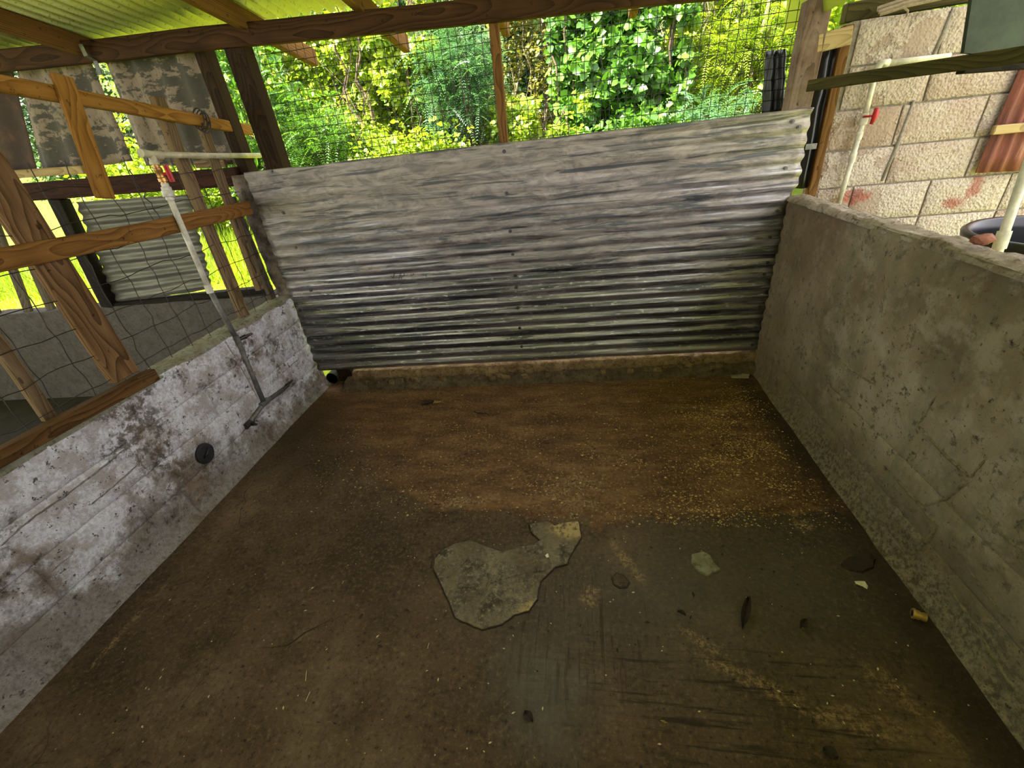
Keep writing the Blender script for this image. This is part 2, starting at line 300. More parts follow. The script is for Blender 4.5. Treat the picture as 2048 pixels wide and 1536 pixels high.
def m_sheet():
    t = NT('galvanised_sheet'); p = t.pos(); x, y, z = t.xyz(p)
    s1 = t.noise(t.map(p, sc=(1.1, 1, 24), rot=(0, math.radians(-2), 0)), 1.0, 8, 0.72, 0.6); s2 = t.noise(t.map(p, sc=(3.2, 1, 38), rot=(0, math.radians(5), 0)), 1.0, 7, 0.7, 1.2)
    s3 = t.noise(t.map(p, sc=(5, 1, 14)), 1.0, 6, 0.7, 1.5)
    f = t.noise(p, 120, 4, 0.6); big = t.noise(p, 1.4, 5, 0.6)
    c = t.ramp(s1, [(0.39, (0.085,0.088,0.092)), (0.50, (0.215,0.213,0.216)), (0.61, (0.43,0.415,0.41))])
    # smeared pale paint / mud wash, mostly on the upper sheet
    sm = t.ma('ADD', t.ma('MULTIPLY_ADD', s2, 1.7, -0.85), t.ma('MULTIPLY_ADD', z, 0.55, -0.36)); sm = t.ma('ADD', sm, t.ma('MULTIPLY_ADD', big, 1.0, -0.5)); sm = t.step(sm, -0.05, 0.35)
    c = t.mix(t.ma('MULTIPLY', sm, 0.62), c, t.ramp(s3, [(0.40, (0.15,0.122,0.092)), (0.60, (0.42,0.345,0.27))]))
    dk = t.ramp(t.noise(t.map(p, sc=(1.6, 1, 30), rot=(0, math.radians(-3), 0), loc=(3, 0, 1)), 1.0, 6, 0.65, 0.8), [(0.54, 0.0), (0.585, 0.85)])
    c = t.mix(dk, c, (0.06,0.068,0.072))
    fl = t.ma('MULTIPLY', t.ramp(t.noise(t.map(p, sc=(14, 1, 60)), 1.0, 5, 0.7), [(0.58, 0.0), (0.64, 0.8)]), t.step(z, 1.0, 0.75))
    c = t.mix(fl, c, (0.58,0.56,0.53))
    mud = t.ma('ADD', t.ma('MULTIPLY_ADD', z, -3.2, 1.0), t.ma('MULTIPLY_ADD', s3, 1.4, -0.7)); mud = t.step(mud, 0.0, 0.9)
    c = t.mix(t.ma('MULTIPLY', mud, 0.7), c, (0.17,0.13,0.075))
    met = t.ma('MULTIPLY', t.ma('SUBTRACT', 1.0, t.ma('MULTIPLY', sm, 0.65)), t.ma('MULTIPLY_ADD', mud, -0.6, 0.85))
    ro = t.ma('MULTIPLY_ADD', sm, 0.20, t.ma('MULTIPLY_ADD', f, 0.12, 0.27))
    b = t.bump(s2, 0.30, 0.006); b = t.bump(f, 0.25, 0.002, b)
    MAT['sheet'] = t.fin(c, ro, met, b)
m_sheet()

def m_roof():
    t = NT('roof_sheet'); p = t.pos(); f = t.noise(p, 60, 5, 0.65); m = t.noise(p, 4, 5, 0.6)
    c = t.mix(m, (0.56,0.57,0.38), (0.68,0.68,0.48)); c = t.mix(t.ramp(f, [(0.58, 0.0), (0.66, 0.8)]), c, (0.22,0.20,0.12))
    MAT['roof'] = t.fin(c, 0.55, 0.15, t.bump(f, 0.15, 0.002))
    t = NT('peeling_sheet'); p = t.pos(); f = t.noise(p, 38, 7, 0.75); m = t.noise(p, 5, 5, 0.6); x, y, z = t.xyz(p)
    band = t.noise(t.map(p, sc=(2.2, 1, 4.6)), 1.0, 7, 0.7)
    c = t.mix(f, (0.030,0.026,0.019), (0.085,0.075,0.055))
    pk = t.ma('MULTIPLY', t.ramp(band, [(0.48, 0.0), (0.50, 1.0)]), t.ramp(t.noise(t.map(p, sc=(1, 1, 0.45)), 55, 6, 0.75), [(0.38, 0.0), (0.46, 1.0)]))
    c = t.mix(pk, c, t.mix(m, (0.16,0.118,0.080), (0.28,0.215,0.155)))
    MAT['peeling'] = t.fin(c, 0.8, 0, t.bump(pk, 0.4, 0.003))
    t = NT('rust_sheet'); p = t.pos(); s = t.noise(t.map(p, sc=(30, 1, 2.5)), 1.0, 6, 0.7); f = t.noise(p, 50, 5, 0.7)
    c = t.ramp(s, [(0.30, (0.07,0.020,0.012)), (0.55, (0.20,0.058,0.034)), (0.72, (0.38,0.20,0.13))]); c = t.mix(t.ramp(f, [(0.6, 0.0), (0.7, 0.6)]), c, (0.05,0.02,0.012))
    MAT['rust'] = t.fin(c, 0.8, 0.1, t.bump(f, 0.3, 0.003))
    t = NT('dark_rust_panel'); p = t.pos(); s = t.noise(p, 9, 6, 0.7)
    MAT['dark_rust'] = t.fin(t.ramp(s, [(0.3, (0.018,0.012,0.008)), (0.55, (0.045,0.022,0.013)), (0.75, (0.10,0.042,0.020))]), 0.85, 0.0, t.bump(s, 0.4, 0.004))
    t = NT('grey_corrugated'); p = t.pos(); s = t.noise(t.map(p, sc=(2, 1, 20)), 1.0, 6, 0.7)
    MAT['grey_corr'] = t.fin(t.ramp(s, [(0.3, (0.06,0.058,0.045)), (0.55, (0.15,0.145,0.115)), (0.75, (0.26,0.25,0.20))]), 0.55, 0.35, t.bump(s, 0.3, 0.003))
    t = NT('green_translucent'); tr = t.n('ShaderNodeBsdfTranslucent'); tr.inputs[0].default_value = (0.55,0.62,0.10,1); mx = t.n('ShaderNodeMixShader')
    t.b.inputs['Base Color'].default_value = (0.36,0.40,0.08,1); t.b.inputs['Roughness'].default_value = 0.45; mx.inputs[0].default_value = 0.55
    t.t.links.new(t.b.outputs[0], mx.inputs[1]); t.t.links.new(tr.outputs[0], mx.inputs[2]); t.t.links.new(mx.outputs[0], t.out.inputs[0]); MAT['green_sheet'] = t.m
m_roof()

def m_leaf(name, c0, c1, c2, trans=0.38, ro=0.42):
    t = NT(name); r = t.n('ShaderNodeNewGeometry').outputs['Random Per Island']
    n = t.noise(t.pos(), 1.1, 4, 0.6); v = t.ma('ADD', t.ma('MULTIPLY', r, 0.6), t.ma('MULTIPLY_ADD', n, 0.9, -0.28))
    c = t.ramp(v, [(0.15, c0), (0.5, c1), (0.9, c2)])
    t.put(t.b.inputs['Base Color'], c); t.b.inputs['Roughness'].default_value = ro; t.b.inputs['Specular IOR Level'].default_value = 0.5
    tr = t.n('ShaderNodeBsdfTranslucent'); t.put(tr.inputs[0], t.mix(0.5, c, t.mix(1.0, c, (1.5,1.35,0.35), 'MULTIPLY'))); mx = t.n('ShaderNodeMixShader'); mx.inputs[0].default_value = trans
    t.t.links.new(t.b.outputs[0], mx.inputs[1]); t.t.links.new(tr.outputs[0], mx.inputs[2]); t.t.links.new(mx.outputs[0], t.out.inputs[0]); MAT[name] = t.m
m_leaf('leaf_lime', (0.10,0.19,0.010), (0.24,0.36,0.018), (0.46,0.52,0.05))
m_leaf('leaf_green', (0.035,0.11,0.014), (0.085,0.22,0.022), (0.19,0.36,0.045))
m_leaf('leaf_dark', (0.012,0.045,0.008), (0.035,0.10,0.014), (0.09,0.19,0.028), 0.30)
m_leaf('leaf_blue', (0.045,0.13,0.055), (0.10,0.24,0.09), (0.20,0.38,0.15))
m_leaf('leaf_olive', (0.09,0.10,0.012), (0.20,0.20,0.025), (0.36,0.33,0.06))
m_leaf('grass', (0.20,0.28,0.012), (0.40,0.46,0.02), (0.58,0.60,0.06), 0.3, 0.6)
def m_ground():
    t = NT('grass_ground'); p = t.pos(); n = t.noise(p, 2.0, 7, 0.7); f = t.noise(p, 24, 6, 0.7)
    c = t.ramp(n, [(0.3, (0.26,0.32,0.015)), (0.55, (0.40,0.46,0.02)), (0.75, (0.52,0.52,0.06))]); c = t.mix(t.ramp(f, [(0.45, 0.0), (0.7, 0.6)]), c, (0.15,0.22,0.015))
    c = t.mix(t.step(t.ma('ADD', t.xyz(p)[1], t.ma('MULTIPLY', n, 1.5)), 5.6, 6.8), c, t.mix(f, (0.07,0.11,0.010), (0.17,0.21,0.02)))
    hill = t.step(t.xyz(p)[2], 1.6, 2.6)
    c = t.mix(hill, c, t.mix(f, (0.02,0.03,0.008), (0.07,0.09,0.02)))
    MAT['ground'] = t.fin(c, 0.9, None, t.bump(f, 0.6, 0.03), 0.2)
m_ground()

# ---------------------------------------------------------------- object helpers
def tag(o, label=None, cat=None, group=None, kind=None):
    if label: o['label'] = label
    if cat: o['category'] = cat
    if group: o['group'] = group
    if kind: o['kind'] = kind
    return o
def empty(name, loc=(0,0,0)):
    o = bpy.data.objects.new(name, None); o.empty_display_size = 0.1; o.location = loc; COL.objects.link(o); return o
PEND = []
def link(name, me, mat, parent=None, mw=None):
    o = bpy.data.objects.new(name, me); COL.objects.link(o)
    if mat: me.materials.append(MAT[mat])
    if mw is not None: o.matrix_world = mw
    if parent is not None:
        o.parent = parent
        PEND.append((o, parent))
    return o
def settle(o, parent, mw):
    o.matrix_local = parent_mw(parent).inverted() @ mw
def parent_mw(o):
    m = o.matrix_basis.copy()
    return (parent_mw(o.parent) @ m) if o.parent else m
def mesh(name, V, Fc, mat, parent=None, smooth=False, world=True):
    "mesh given in world coordinates; origin moved to the middle of its base"
    V = np.asarray(V, float); c = (V.min(0)+V.max(0))/2; c[2] = V[:, 2].min()
    me = bpy.data.meshes.new(name); me.from_pydata((V-c).tolist(), [], Fc); me.update()
    if smooth: me.polygons.foreach_set('use_smooth', [True]*len(me.polygons))
    o = bpy.data.objects.new(name, me); COL.objects.link(o)
    if mat: me.materials.append(MAT[mat])
    mw = Matrix.Translation(Vector(c))
    if parent is not None:
        o.parent = parent; o.matrix_local = parent_mw(parent).inverted() @ mw
    else: o.matrix_basis = mw
    return o
def join(*parts):
    V, Fc = [], []
    for v, f in parts:
        k = len(V); V += [tuple(q) for q in v]; Fc += [tuple(i+k for i in q) for q in f]
    return V, Fc
def g_box(c, sx, sy, sz, R=None):
    R = R or Matrix.Identity(3); V = []
    for i in (-1, 1):
        for j in (-1, 1):
            for k in (-1, 1): V.append(Vector(c) + R @ Vector((i*sx/2, j*sy/2, k*sz/2)))
    return V, [(0,1,3,2), (4,6,7,5), (0,4,5,1), (2,3,7,6), (0,2,6,4), (1,5,7,3)]
def frame(d, up=Vector((0,0,1))):
    d = d.normalized()
    if abs(d.dot(up)) > 0.98: up = Vector((0,1,0))
    a = d.cross(up).normalized(); b = a.cross(d).normalized(); return a, b
def g_tube(P, r, n=8, caps=True):
    P = [Vector(p) for p in P]; V, Fc = [], []
    rs = r if isinstance(r, (list, tuple)) else [r]*len(P)
    a, b = frame(P[1]-P[0])
    for i, p in enumerate(P):
        d = (P[min(i+1, len(P)-1)]-P[max(i-1, 0)]).normalized()
        a = (a - d*a.dot(d)).normalized(); b = d.cross(a)
        for k in range(n):
            t = 2*math.pi*k/n; V.append(p+(a*math.cos(t)+b*math.sin(t))*rs[i])
    for i in range(len(P)-1):
        for k in range(n): Fc.append((i*n+k, i*n+(k+1) % n, (i+1)*n+(k+1) % n, (i+1)*n+k))
    if caps: Fc.append(tuple(range(n))[::-1]); Fc.append(tuple((len(P)-1)*n+k for k in range(n)))
    return V, Fc
def tube(name, P, r, mat, parent=None, n=10): return mesh(name, *g_tube(P, r, n), mat, parent, True)
def lathe(name, p0, p1, prof, mat, parent=None, n=16):
    "profile (t along p0-p1, radius)"
    p0, p1 = Vector(p0), Vector(p1); a, b = frame(p1-p0); V, Fc = [], []
    P = []
    for t, r in prof:        # doubled rings keep the arrises crisp
        P.append((t, max(r, 1e-4)))
    for t, r in P:
        for k in range(n): q = 2*math.pi*k/n; V.append(p0.lerp(p1, t)+(a*math.cos(q)+b*math.sin(q))*r)
    Fc = [(i*n+k, i*n+(k+1) % n, (i+1)*n+(k+1) % n, (i+1)*n+k) for i in range(len(P)-1) for k in range(n)]
    Fc.append(tuple(range(n))[::-1]); Fc.append(tuple((len(P)-1)*n+k for k in range(n)))
    o = mesh(name, V, Fc, mat, parent)
    for p in o.data.polygons: p.use_smooth = True
    o.data.set_sharp_from_angle(angle=0.7); return o
def board(name, p0, p1, width, thick, normal, mat, parent=None, seg=6, warp=0.003, bev=0.004, seed=0):
    "sawn timber from p0 to p1; local X runs along it, local Y is its width, local Z its thickness"
    p0, p1 = Vector(p0), Vector(p1); d = p1-p0; L = d.length; X = d.normalized()
    Z = Vector(normal); Z = (Z - X*Z.dot(X)).normalized(); Y = Z.cross(X)
    base = p0 if p0.z <= p1.z else p1
    off = 0.0 if base is p0 else -L
    bm = bmesh.new(); ring = []
    for i in range(seg+1):
        x = off+L*i/seg; s = seed*7.3
        wy = nz(x*1.3+s, 1.7)*warp*2.0; wz = nz(x*1.1+s, 9.1)*warp*1.5; ws = 1+nz(x*3+s, 4.2)*0.03
        h = width/2*ws; t = thick/2
        ring.append([bm.verts.new((x, wy+a*h, wz+b*t)) for a, b in ((-1,-1), (1,-1), (1,1), (-1,1))])
    for i in range(seg):
        for k in range(4): bm.faces.new((ring[i][k], ring[i][(k+1) % 4], ring[i+1][(k+1) % 4], ring[i+1][k]))
    bm.faces.new(ring[0][::-1]); bm.faces.new(ring[-1])
    bmesh.ops.recalc_face_normals(bm, faces=bm.faces)
    if bev:
        ed = [e for e in bm.edges if e.is_manifold and e.calc_face_angle(0) > 0.8]
        bmesh.ops.bevel(bm, geom=ed, offset=bev, segments=1, affect='EDGES')
    me = bpy.data.meshes.new(name); bm.to_mesh(me); bm.free()
    me.materials.append(MAT[mat]); o = bpy.data.objects.new(name, me); COL.objects.link(o)
    mw = Matrix((( X.x, Y.x, Z.x, base.x), (X.y, Y.y, Z.y, base.y), (X.z, Y.z, Z.z, base.z), (0, 0, 0, 1)))
    if parent is not None: o.parent = parent; o.matrix_local = parent_mw(parent).inverted() @ mw
    else: o.matrix_basis = mw
    return o
def poly_slab(name, pts, z0, z1, mat, parent=None, inset=0.006, jag=0.0, sub=3):
    "thin slab with a traced outline, chamfered rim and slightly uneven top"
    P = []
    for i, a in enumerate(pts):
        b = pts[(i+1) % len(pts)]
        for k in range(sub):
            q = Vector(a).lerp(Vector(b), k/sub); q.x += nz(q.x*60, q.y*60)*jag; q.y += nz(q.x*60, q.y*60, 7)*jag; P.append(q)
    n = len(P); bm = bmesh.new(); c = sum((Vector((q.x, q.y)) for q in P), Vector((0, 0)))/n
    lo = [bm.verts.new((q.x, q.y, z0)) for q in P]; hi = []
    for i, q in enumerate(P):
        a = P[i-1]; b = P[(i+1) % n]; d = Vector((b.x-a.x, b.y-a.y)); d = d.normalized() if d.length else Vector((1,0))
        nr = Vector((-d.y, d.x)); hi.append(bm.verts.new((q.x+nr.x*inset, q.y+nr.y*inset, z1)))
    for i in range(n): bm.faces.new((lo[i], lo[(i+1) % n], hi[(i+1) % n], hi[i]))
    f = bm.faces.new(hi); bmesh.ops.triangulate(bm, faces=[f])
    V = [tuple(v.co) for v in bm.verts]; bm.verts.index_update(); Fc = [tuple(v.index for v in f.verts) for f in bm.faces]; bm.free()
    return mesh(name, V, Fc, mat, parent)

# ================================================================ THE SETTING
# outside ground, rising to a grassy bank and a wooded slope behind
def G(x, y):
    b = 0.0
    if y > 4.2: b += 0.13*(y-4.2)
    if y > 9.0: b += 0.55*(y-9.0)
    return -0.06+b+0.06*fb(x, y, 0, 0.6)*(1 if y > 3.6 else 0.3)
xs = np.linspace(-16, 11, 70); ys = np.concatenate([np.linspace(-9, 3.5, 12), np.linspace(3.8, 18, 60)])
V = [(x, y, G(x, y)) for y in ys for x in xs]; nx = len(xs)
Fc = [(j*nx+i, j*nx+i+1, (j+1)*nx+i+1, (j+1)*nx+i) for j in range(len(ys)-1) for i in range(nx-1)]
tag(mesh('ground', V, Fc, 'ground', None, True), 'sunlit grassy ground rising to a wooded bank behind the pen', 'ground', kind='structure')

# pen floor
xs = np.linspace(-2.30, 1.40, 75); ys = np.linspace(-1.9, 3.06, 100); nx = len(xs)
def FZ(x, y): return 0.0035*fb(x, y, 3.3, 1.7)
V = [(x, y, FZ(x, y)) for y in ys for x in xs]
Fc = [(j*nx+i, j*nx+i+1, (j+1)*nx+i+1, (j+1)*nx+i) for j in range(len(ys)-1) for i in range(nx-1)]
floor = tag(mesh('floor', V, Fc, 'floor', None, True), 'stained brown concrete floor of the pen', 'floor', kind='structure')
V = [(-6.6, -1.4, -0.03), (-2.30, -1.4, -0.03), (-2.30, 2.95, -0.03), (-6.6, 2.85, -0.03)]
V2 = [(a, b, -0.15) for a, b, c in V]
tag(mesh('floor_next_pen', V+V2, [(0,1,2,3), (4,7,6,5), (0,4,5,1), (1,5,6,2), (2,6,7,3), (3,7,4,0)], 'dark_earth'), 'dark dirty floor of the neighbouring pen beyond the left wall', 'floor', kind='structure')

# block walls whose faces follow one rendered surface
def block_wall(parent, pt, u0, u1, z0, ch, nc, bl, hf, depth, mat, name='concrete_block'):
    for c in range(nc):
        u = u0 - (bl/2 if c % 2 else 0)
        while u < u1-0.01:
            a, b = max(u, u0), min(u+bl, u1); u += bl
            if b-a < 0.03: continue
            us = [a, a+0.005, a+0.012] + list(np.linspace(a, b, max(3, int((b-a)/0.04)+1))[1:-1]) + [b-0.012, b-0.005, b]; us = sorted(us)
            za, zb = z0+c*ch, z0+(c+1)*ch
            zs = [za, za+0.005, za+0.012] + list(np.linspace(za, zb, 6)[1:-1]) + [zb-0.012, zb-0.005, zb]
            du = lambda q: min(q-a, b-q); dz = lambda q: min(q-za, zb-q)
            V, Fc = [], []
            for z in zs:
                for q in us: V.append(pt(q, z, hf(q, z, min(du(q) if (a > u0 and b < u1) else max(du(q), 0.0), dz(z)))))
            m = len(us)
            Fc += [(j*m+i, j*m+i+1, (j+1)*m+i+1, (j+1)*m+i) for j in range(len(zs)-1) for i in range(m-1)]
            k = len(V)      # skirt and back, on vertices of their own so the arrises stay sharp
            rim = [0*m+i for i in range(m)] + [j*m+m-1 for j in range(1, len(zs))] + [(len(zs)-1)*m+i for i in range(m-2, -1, -1)] + [j*m for j in range(len(zs)-2, 0, -1)]
            pr = [V[r] for r in rim]; V += pr
            par = [(us[r % m], zs[r//m]) for r in rim]; V += [pt(q, z, -depth) for q, z in par]; n = len(rim)
            for i in range(n): Fc.append((k+i, k+n+i, k+n+(i+1) % n, k+(i+1) % n))
            Fc.append(tuple(k+n+i for i in range(n)))
            o = mesh(name, V, Fc, mat, parent)
            me = o.data; nf = (len(zs)-1)*(m-1)
            me.polygons.foreach_set('use_smooth', [i < nf for i in range(len(me.polygons))])

def hf_left(u, z, d):
    h = 0.006*fb(u, z, 2.0, 2.2)
    joint = sst(0.010, 0.0, d)*(0.6+0.6*sst(-0.25, 0.2, nz(u*2.1, z*2.1, 5)))
    h -= 0.010*joint
    h += 0.012*sst(0.15, 0.12, z+0.02*nz(u*2, 3)) + 0.05*math.exp(-max(z, 0)/0.022)
    return h
def hf_right(u, z, d):
    h = 0.009*fb(u, z, 8.0, 1.7)+0.004*fb(u, z, 1.0, 7)
    bare = sst(0.75, 0.45, z+0.15*nz(u*1.7, z*1.2, 2)+0.16*(u-1.3))
    h -= 0.008*sst(0.012, 0.0, d)*bare*(0.5+0.5*nz(u*3, z*3, 4))
    h += 0.030*math.exp(-max(z, 0)/0.03)+0.012*sst(0.2, 0.0, z)
    return h
LW_TOP, RW_TOP = 0.785, 1.185
wl = tag(empty('wall_left', (XL-0.075, 1.2, 0)), 'low whitewashed block wall along the left of the pen', 'wall', kind='structure')
block_wall(wl, lambda u, z, h: (XL+h, u, z), -1.9, 2.93, 0.0, LW_TOP/4, 4, 0.42, hf_left, 0.15, 'left')
wr = tag(empty('wall_right', (XR+0.08, 1.2, 0)), 'rendered olive grey block wall along the right of the pen', 'wall', kind='structure')
block_wall(wr, lambda u, z, h: (XR-h, u, z), -1.9, 3.04, 0.0, RW_TOP/6, 6, 0.42, hf_right, 0.10, 'right')
def wall_cap(name, x0, x1, y0, y1, z, amp, mat, parent, over):
    xs = np.linspace(x0-over, x1+over, 9); ys = np.linspace(y0, y1, 150); V = []
    for y in ys:
        for i, x in enumerate(xs):
            e = 1 if i in (0, 8) else 0
            xx = x+(0.011*fb(x, y, 1, 9) if e else 0)
            V.append((xx, y, z-(0.016 if e else 0)+amp*fb(x, y, 5, 6)+amp*0.6*fb(x, y, 2, 20)))
    m = 9; Fc = [(j*m+i, j*m+i+1, (j+1)*m+i+1, (j+1)*m+i) for j in range(len(ys)-1) for i in range(8)]
    k = len(V); V += [(a, b, z-0.03) for a, b, c in V]
    for j in range(len(ys)-1):
        Fc.append((j*m, (j+1)*m, k+(j+1)*m, k+j*m)); Fc.append((j*m+8, k+j*m+8, k+(j+1)*m+8, (j+1)*m+8))
    return mesh(name, V, Fc, mat, parent, True)
wall_cap('mortar_cap', XL-0.15, XL, -1.9, 2.93, LW_TOP+0.012, 0.008, 'cap_left', wl, 0.003)
wall_cap('mortar_cap', XR, XR+0.085, -1.9, 2.99, RW_TOP+0.010, 0.017, 'cap_right', wr, 0.007)
# raised mortar beads squeezed out of the joints of the right wall
def bead(pxs, r, wall, mat, parent, x, sgn):
    P = [onx(q, x) for q in pxs]; Q = []
    for i in range(len(P)-1):
        for k in range(6): Q.append(P[i].lerp(P[i+1], k/6))
    Q.append(P[-1]); R = []
    for i, q in enumerate(Q):
        h = hf_right(q.y, q.z, 1) if wall == 'r' else hf_left(q.y, q.z, 1)
        q.y += 0.004*nz(i*1.3, q.z*9); q.z += 0.005*nz(i*0.9, q.y*7, 3); q.x = x+sgn*(h-0.002); R.append(1.5*r*(0.75+0.5*nz(i*0.8, 3.3)+0.2)*(0.35 if i in (0, len(Q)-1) else 1))
    return mesh('mortar_bead', *g_tube(Q, R, 7), mat, parent, True)
for pxs, r in [([(1836,853),(1941,955)],.0052), ([(1836,850),(1875,791)],.004), ([(1941,957),(1976,916)],.004), ([(1792,956),(1847,1014),(1875,1051)],.006),
               ([(1847,1012),(1895,998),(1941,963)],.004), ([(1872,1055),(1850,1085),(1825,1110)],.0055), ([(1770,1041),(1812,1105)],.0035), ([(1886,1160),(1950,1252),(1996,1330),(2046,1392)],.0045),
               ([(1636,676),(1710,742),(1750,768)],.0035), ([(1690,830),(1722,856)],.003), ([(1680,615),(1718,640)],.003), ([(1950,1010),(2040,1100)],.004), ([(1930,1130),(1985,1205),(2040,1270)],.004)]:
    bead(pxs, r, 'r', 'mortar_right', wr, XR, -1)
for pxs, r in [([(0,1095),(60,1040),(130,993),(200,940),(275,875)],.0032), ([(180,1012),(235,965),(280,925)],.003), ([(415,945),(470,900)],.003), ([(60,1180),(150,1105)],.0025),
               ([(560,750),(600,715)],.0025), ([(445,672),(520,805)],.003)]:
    bead(pxs, r, 'l', 'mortar_left', wl, XL, 1)

# wall added behind the viewer, out of view, to cut the light inside
wf = tag(empty('wall_added_front', (-0.4, -1.9, 0)), 'unseen plain block wall added behind the viewer to cut the light', 'wall', kind='structure')
block_wall(wf, lambda u, z, h: (u, -1.9+h, z), XL-0.15, XR+0.16, 0.0, 0.2, 13, 0.42, lambda u, z, d: 0.004*fb(u, z, 4, 2.2)-0.006*sst(0.010, 0.0, d), 0.15, 'right')

# sill of broken cement under the sheet
def ledge(name, pts_sec, x0, x1, mat, parent=None, n=130, amp=0.006):
    V, Fc = [], []; m = len(pts_sec)
    for j in range(n+1):
        x = x0+(x1-x0)*j/n
        for k, (o, z) in enumerate(pts_sec):
            a = amp if 0 < k < m-1 else 0
            V.append((x, YR(x, o)+a*fb(x, k*1.7, 1, 5)+0.6*a*fb(x, k*3.1, 4, 19), z+a*fb(x, k*2.3, 6, 6)+0.7*a*fb(x, k*2.9, 2, 22)))
    Fc = [(j*m+k, (j+1)*m+k, (j+1)*m+k+1, j*m+k+1) for j in range(n) for k in range(m-1)]
    Fc.append(tuple(range(m))); Fc.append(tuple(n*m+k for k in range(m))[::-1])
    return mesh(name, V, Fc, mat, parent, True)
sill = tag(ledge('trim_1', [(0.13, -0.05), (-0.125, -0.05), (-0.115, 0.006), (-0.10, 0.035), (-0.055, 0.058), (-0.01, 0.066), (0.04, 0.07), (0.13, 0.07)], -1.93, 1.29, 'kerb_cement', None, n=260, amp=0.012), 'broken dark cement kerb along the foot of the metal sheet', 'kerb', kind='structure')
ledge('upper_ledge', [(0.12, 0.04), (-0.035, 0.04), (-0.03, 0.085), (-0.02, 0.125), (0.03, 0.135), (0.12, 0.135)], -1.86, 1.285, 'kerb_ledge', sill, n=260, amp=0.012)
for i in range(60):   # loose flakes along the kerb
    x = random.uniform(-1.8, 1.1); r = random.uniform(0.012, 0.04); y = YR(x, -0.06+random.uniform(-0.03, 0.02))
    pts = [(x+r*(1+0.4*nz(k, i))*math.cos(k*0.9), y+0.5*r*(1+0.4*nz(i, k))*math.sin(k*0.9), 0) for k in range(7)]
    poly_slab('cement_flake', pts, 0.045, 0.066+0.012*random.random(), 'kerb_ledge' if i % 2 else 'kerb_cement', sill, 0.004, 0.003, 2)

# floor repairs and scabs, parts of the floor
def zoompts(L, ox, oy, s): return [onz((ox+s*a, oy+s*b)) for a, b in L]
PT = [(630,520),(720,470),(830,450),(900,480),(970,505),(1040,530),(1110,510),(1150,490),(1250,480),(1300,450),(1260,415),(1235,390),(1225,340),(1350,320),(1400,350),(1450,330),(1560,320),(1580,430),(1540,490),(1500,560),(1480,610),(1400,630),(1340,690),(1300,730),(1285,790),(1280,850),(1220,930),(1120,960),(1040,1020),(900,1060),(830,1030),(720,980),(690,900),(640,790),(600,700),(570,640),(580,580)]
pp = zoompts(PT, 700, 950, 0.293); pp.reverse()
def grow(P, k):
    n = len(P); out = []
    for i, q in enumerate(P):
        d = P[(i+1) % n]-P[i-1]; d = Vector((d.x, d.y, 0)).normalized(); out.append(q+Vector((d.y, -d.x, 0))*k)
    return out
poly_slab('crack_shade', grow(pp, 0.004), -0.004, 0.0045, 'crust', floor, 0.001, 0.004, 4)  # dark rim under the repair standing in for shadow in its edge crack
tag(poly_slab('concrete_patch', pp, -0.004, 0.0070, 'patch', floor, 0.0015, 0.0025, 4), 'pale irregular cement repair')
for L in [[(660,700),(740,630),(800,580)],[(930,740),(1060,700),(1200,660),(1320,655)],[(940,670),(960,720),(925,790)],[(690,780),(670,850)]]:
    mesh('cement_ridge', *g_tube([onz((700+.293*a, 950+.293*b), 0.0085) for a, b in L], [0.003]+[0.006]*(len(L)-2)+[0.003], 6), 'patch', floor, True)
RG = [(225,300),(290,283),(330,305),(350,345),(388,385),(345,402),(315,420),(265,395),(225,350)]
pp = zoompts(RG, 1300, 1000, 0.365); pp.reverse(); poly_slab('concrete_patch', pp, -0.004, 0.007, 'cap_left', floor, 0.003, 0.003, 3)
OV = [(1790,700),(1820,672),(1870,690),(1905,735),(1890,765),(1840,770),(1800,745)]
pp = zoompts(OV, 700, 950, 0.293); pp.reverse(); poly_slab('crack_shade', grow(pp, 0.004), -0.004, 0.004, 'crust', floor, 0.001, 0.002, 3); poly_slab('concrete_patch', pp, -0.004, 0.006, 'kerb_cement', floor, 0.003, 0.002, 3)  # oval repair gets the same painted shadow rim
CR = [(1035,345),(1080,315),(1160,290),(1215,300),(1240,330),(1225,380),(1165,405),(1095,395),(1050,375)]
pp = zoompts(CR, 1300, 1000, 0.365); pp.reverse(); tag(poly_slab('dung_crust', pp, -0.004, 0.011, 'crust', floor, 0.008, 0.008, 4), 'dark dried crust stuck on the floor')
# exposed pale grit in the worn floor near the right wall
V, Fc = [], []
def gritdens(x, y):
    if y < 1.48 or y > 2.88: return 0
    d = 0.10+0.9*sst(0.15, 0.75, x)*sst(1.24, 1.10, x)*sst(2.95, 2.2, y)+0.25*sst(-1.4, -0.6, x)*sst(2.8, 1.9, y)
    return d*(0.35+0.9*sst(-0.2, 0.35, fb(x, y, 3, 3)))
for i in range(52000):
    x, y = random.uniform(-1.7, 1.22), random.uniform(1.45, 2.9)
    if random.random() > gritdens(x, y)*0.42: continue
    r = random.uniform(0.0014, 0.0058)*(1 if random.random() < 0.93 else 1.6); a = random.uniform(0, 6.28); n = 5; k = len(V); z = FZ(x, y)
    for q in range(n):
        t = a+q*6.283/n; rr = r*random.uniform(0.6, 1.25); V.append((x+rr*math.cos(t)*1.25, y+rr*math.sin(t), z-0.001))
    V.append((x, y, z+r*0.40)); Fc += [(k+q, k+(q+1) % n, k+n) for q in range(n)]
tag(mesh('exposed_grit', V, Fc, 'grit', floor), 'pale grit showing in the worn brown floor', kind='stuff')

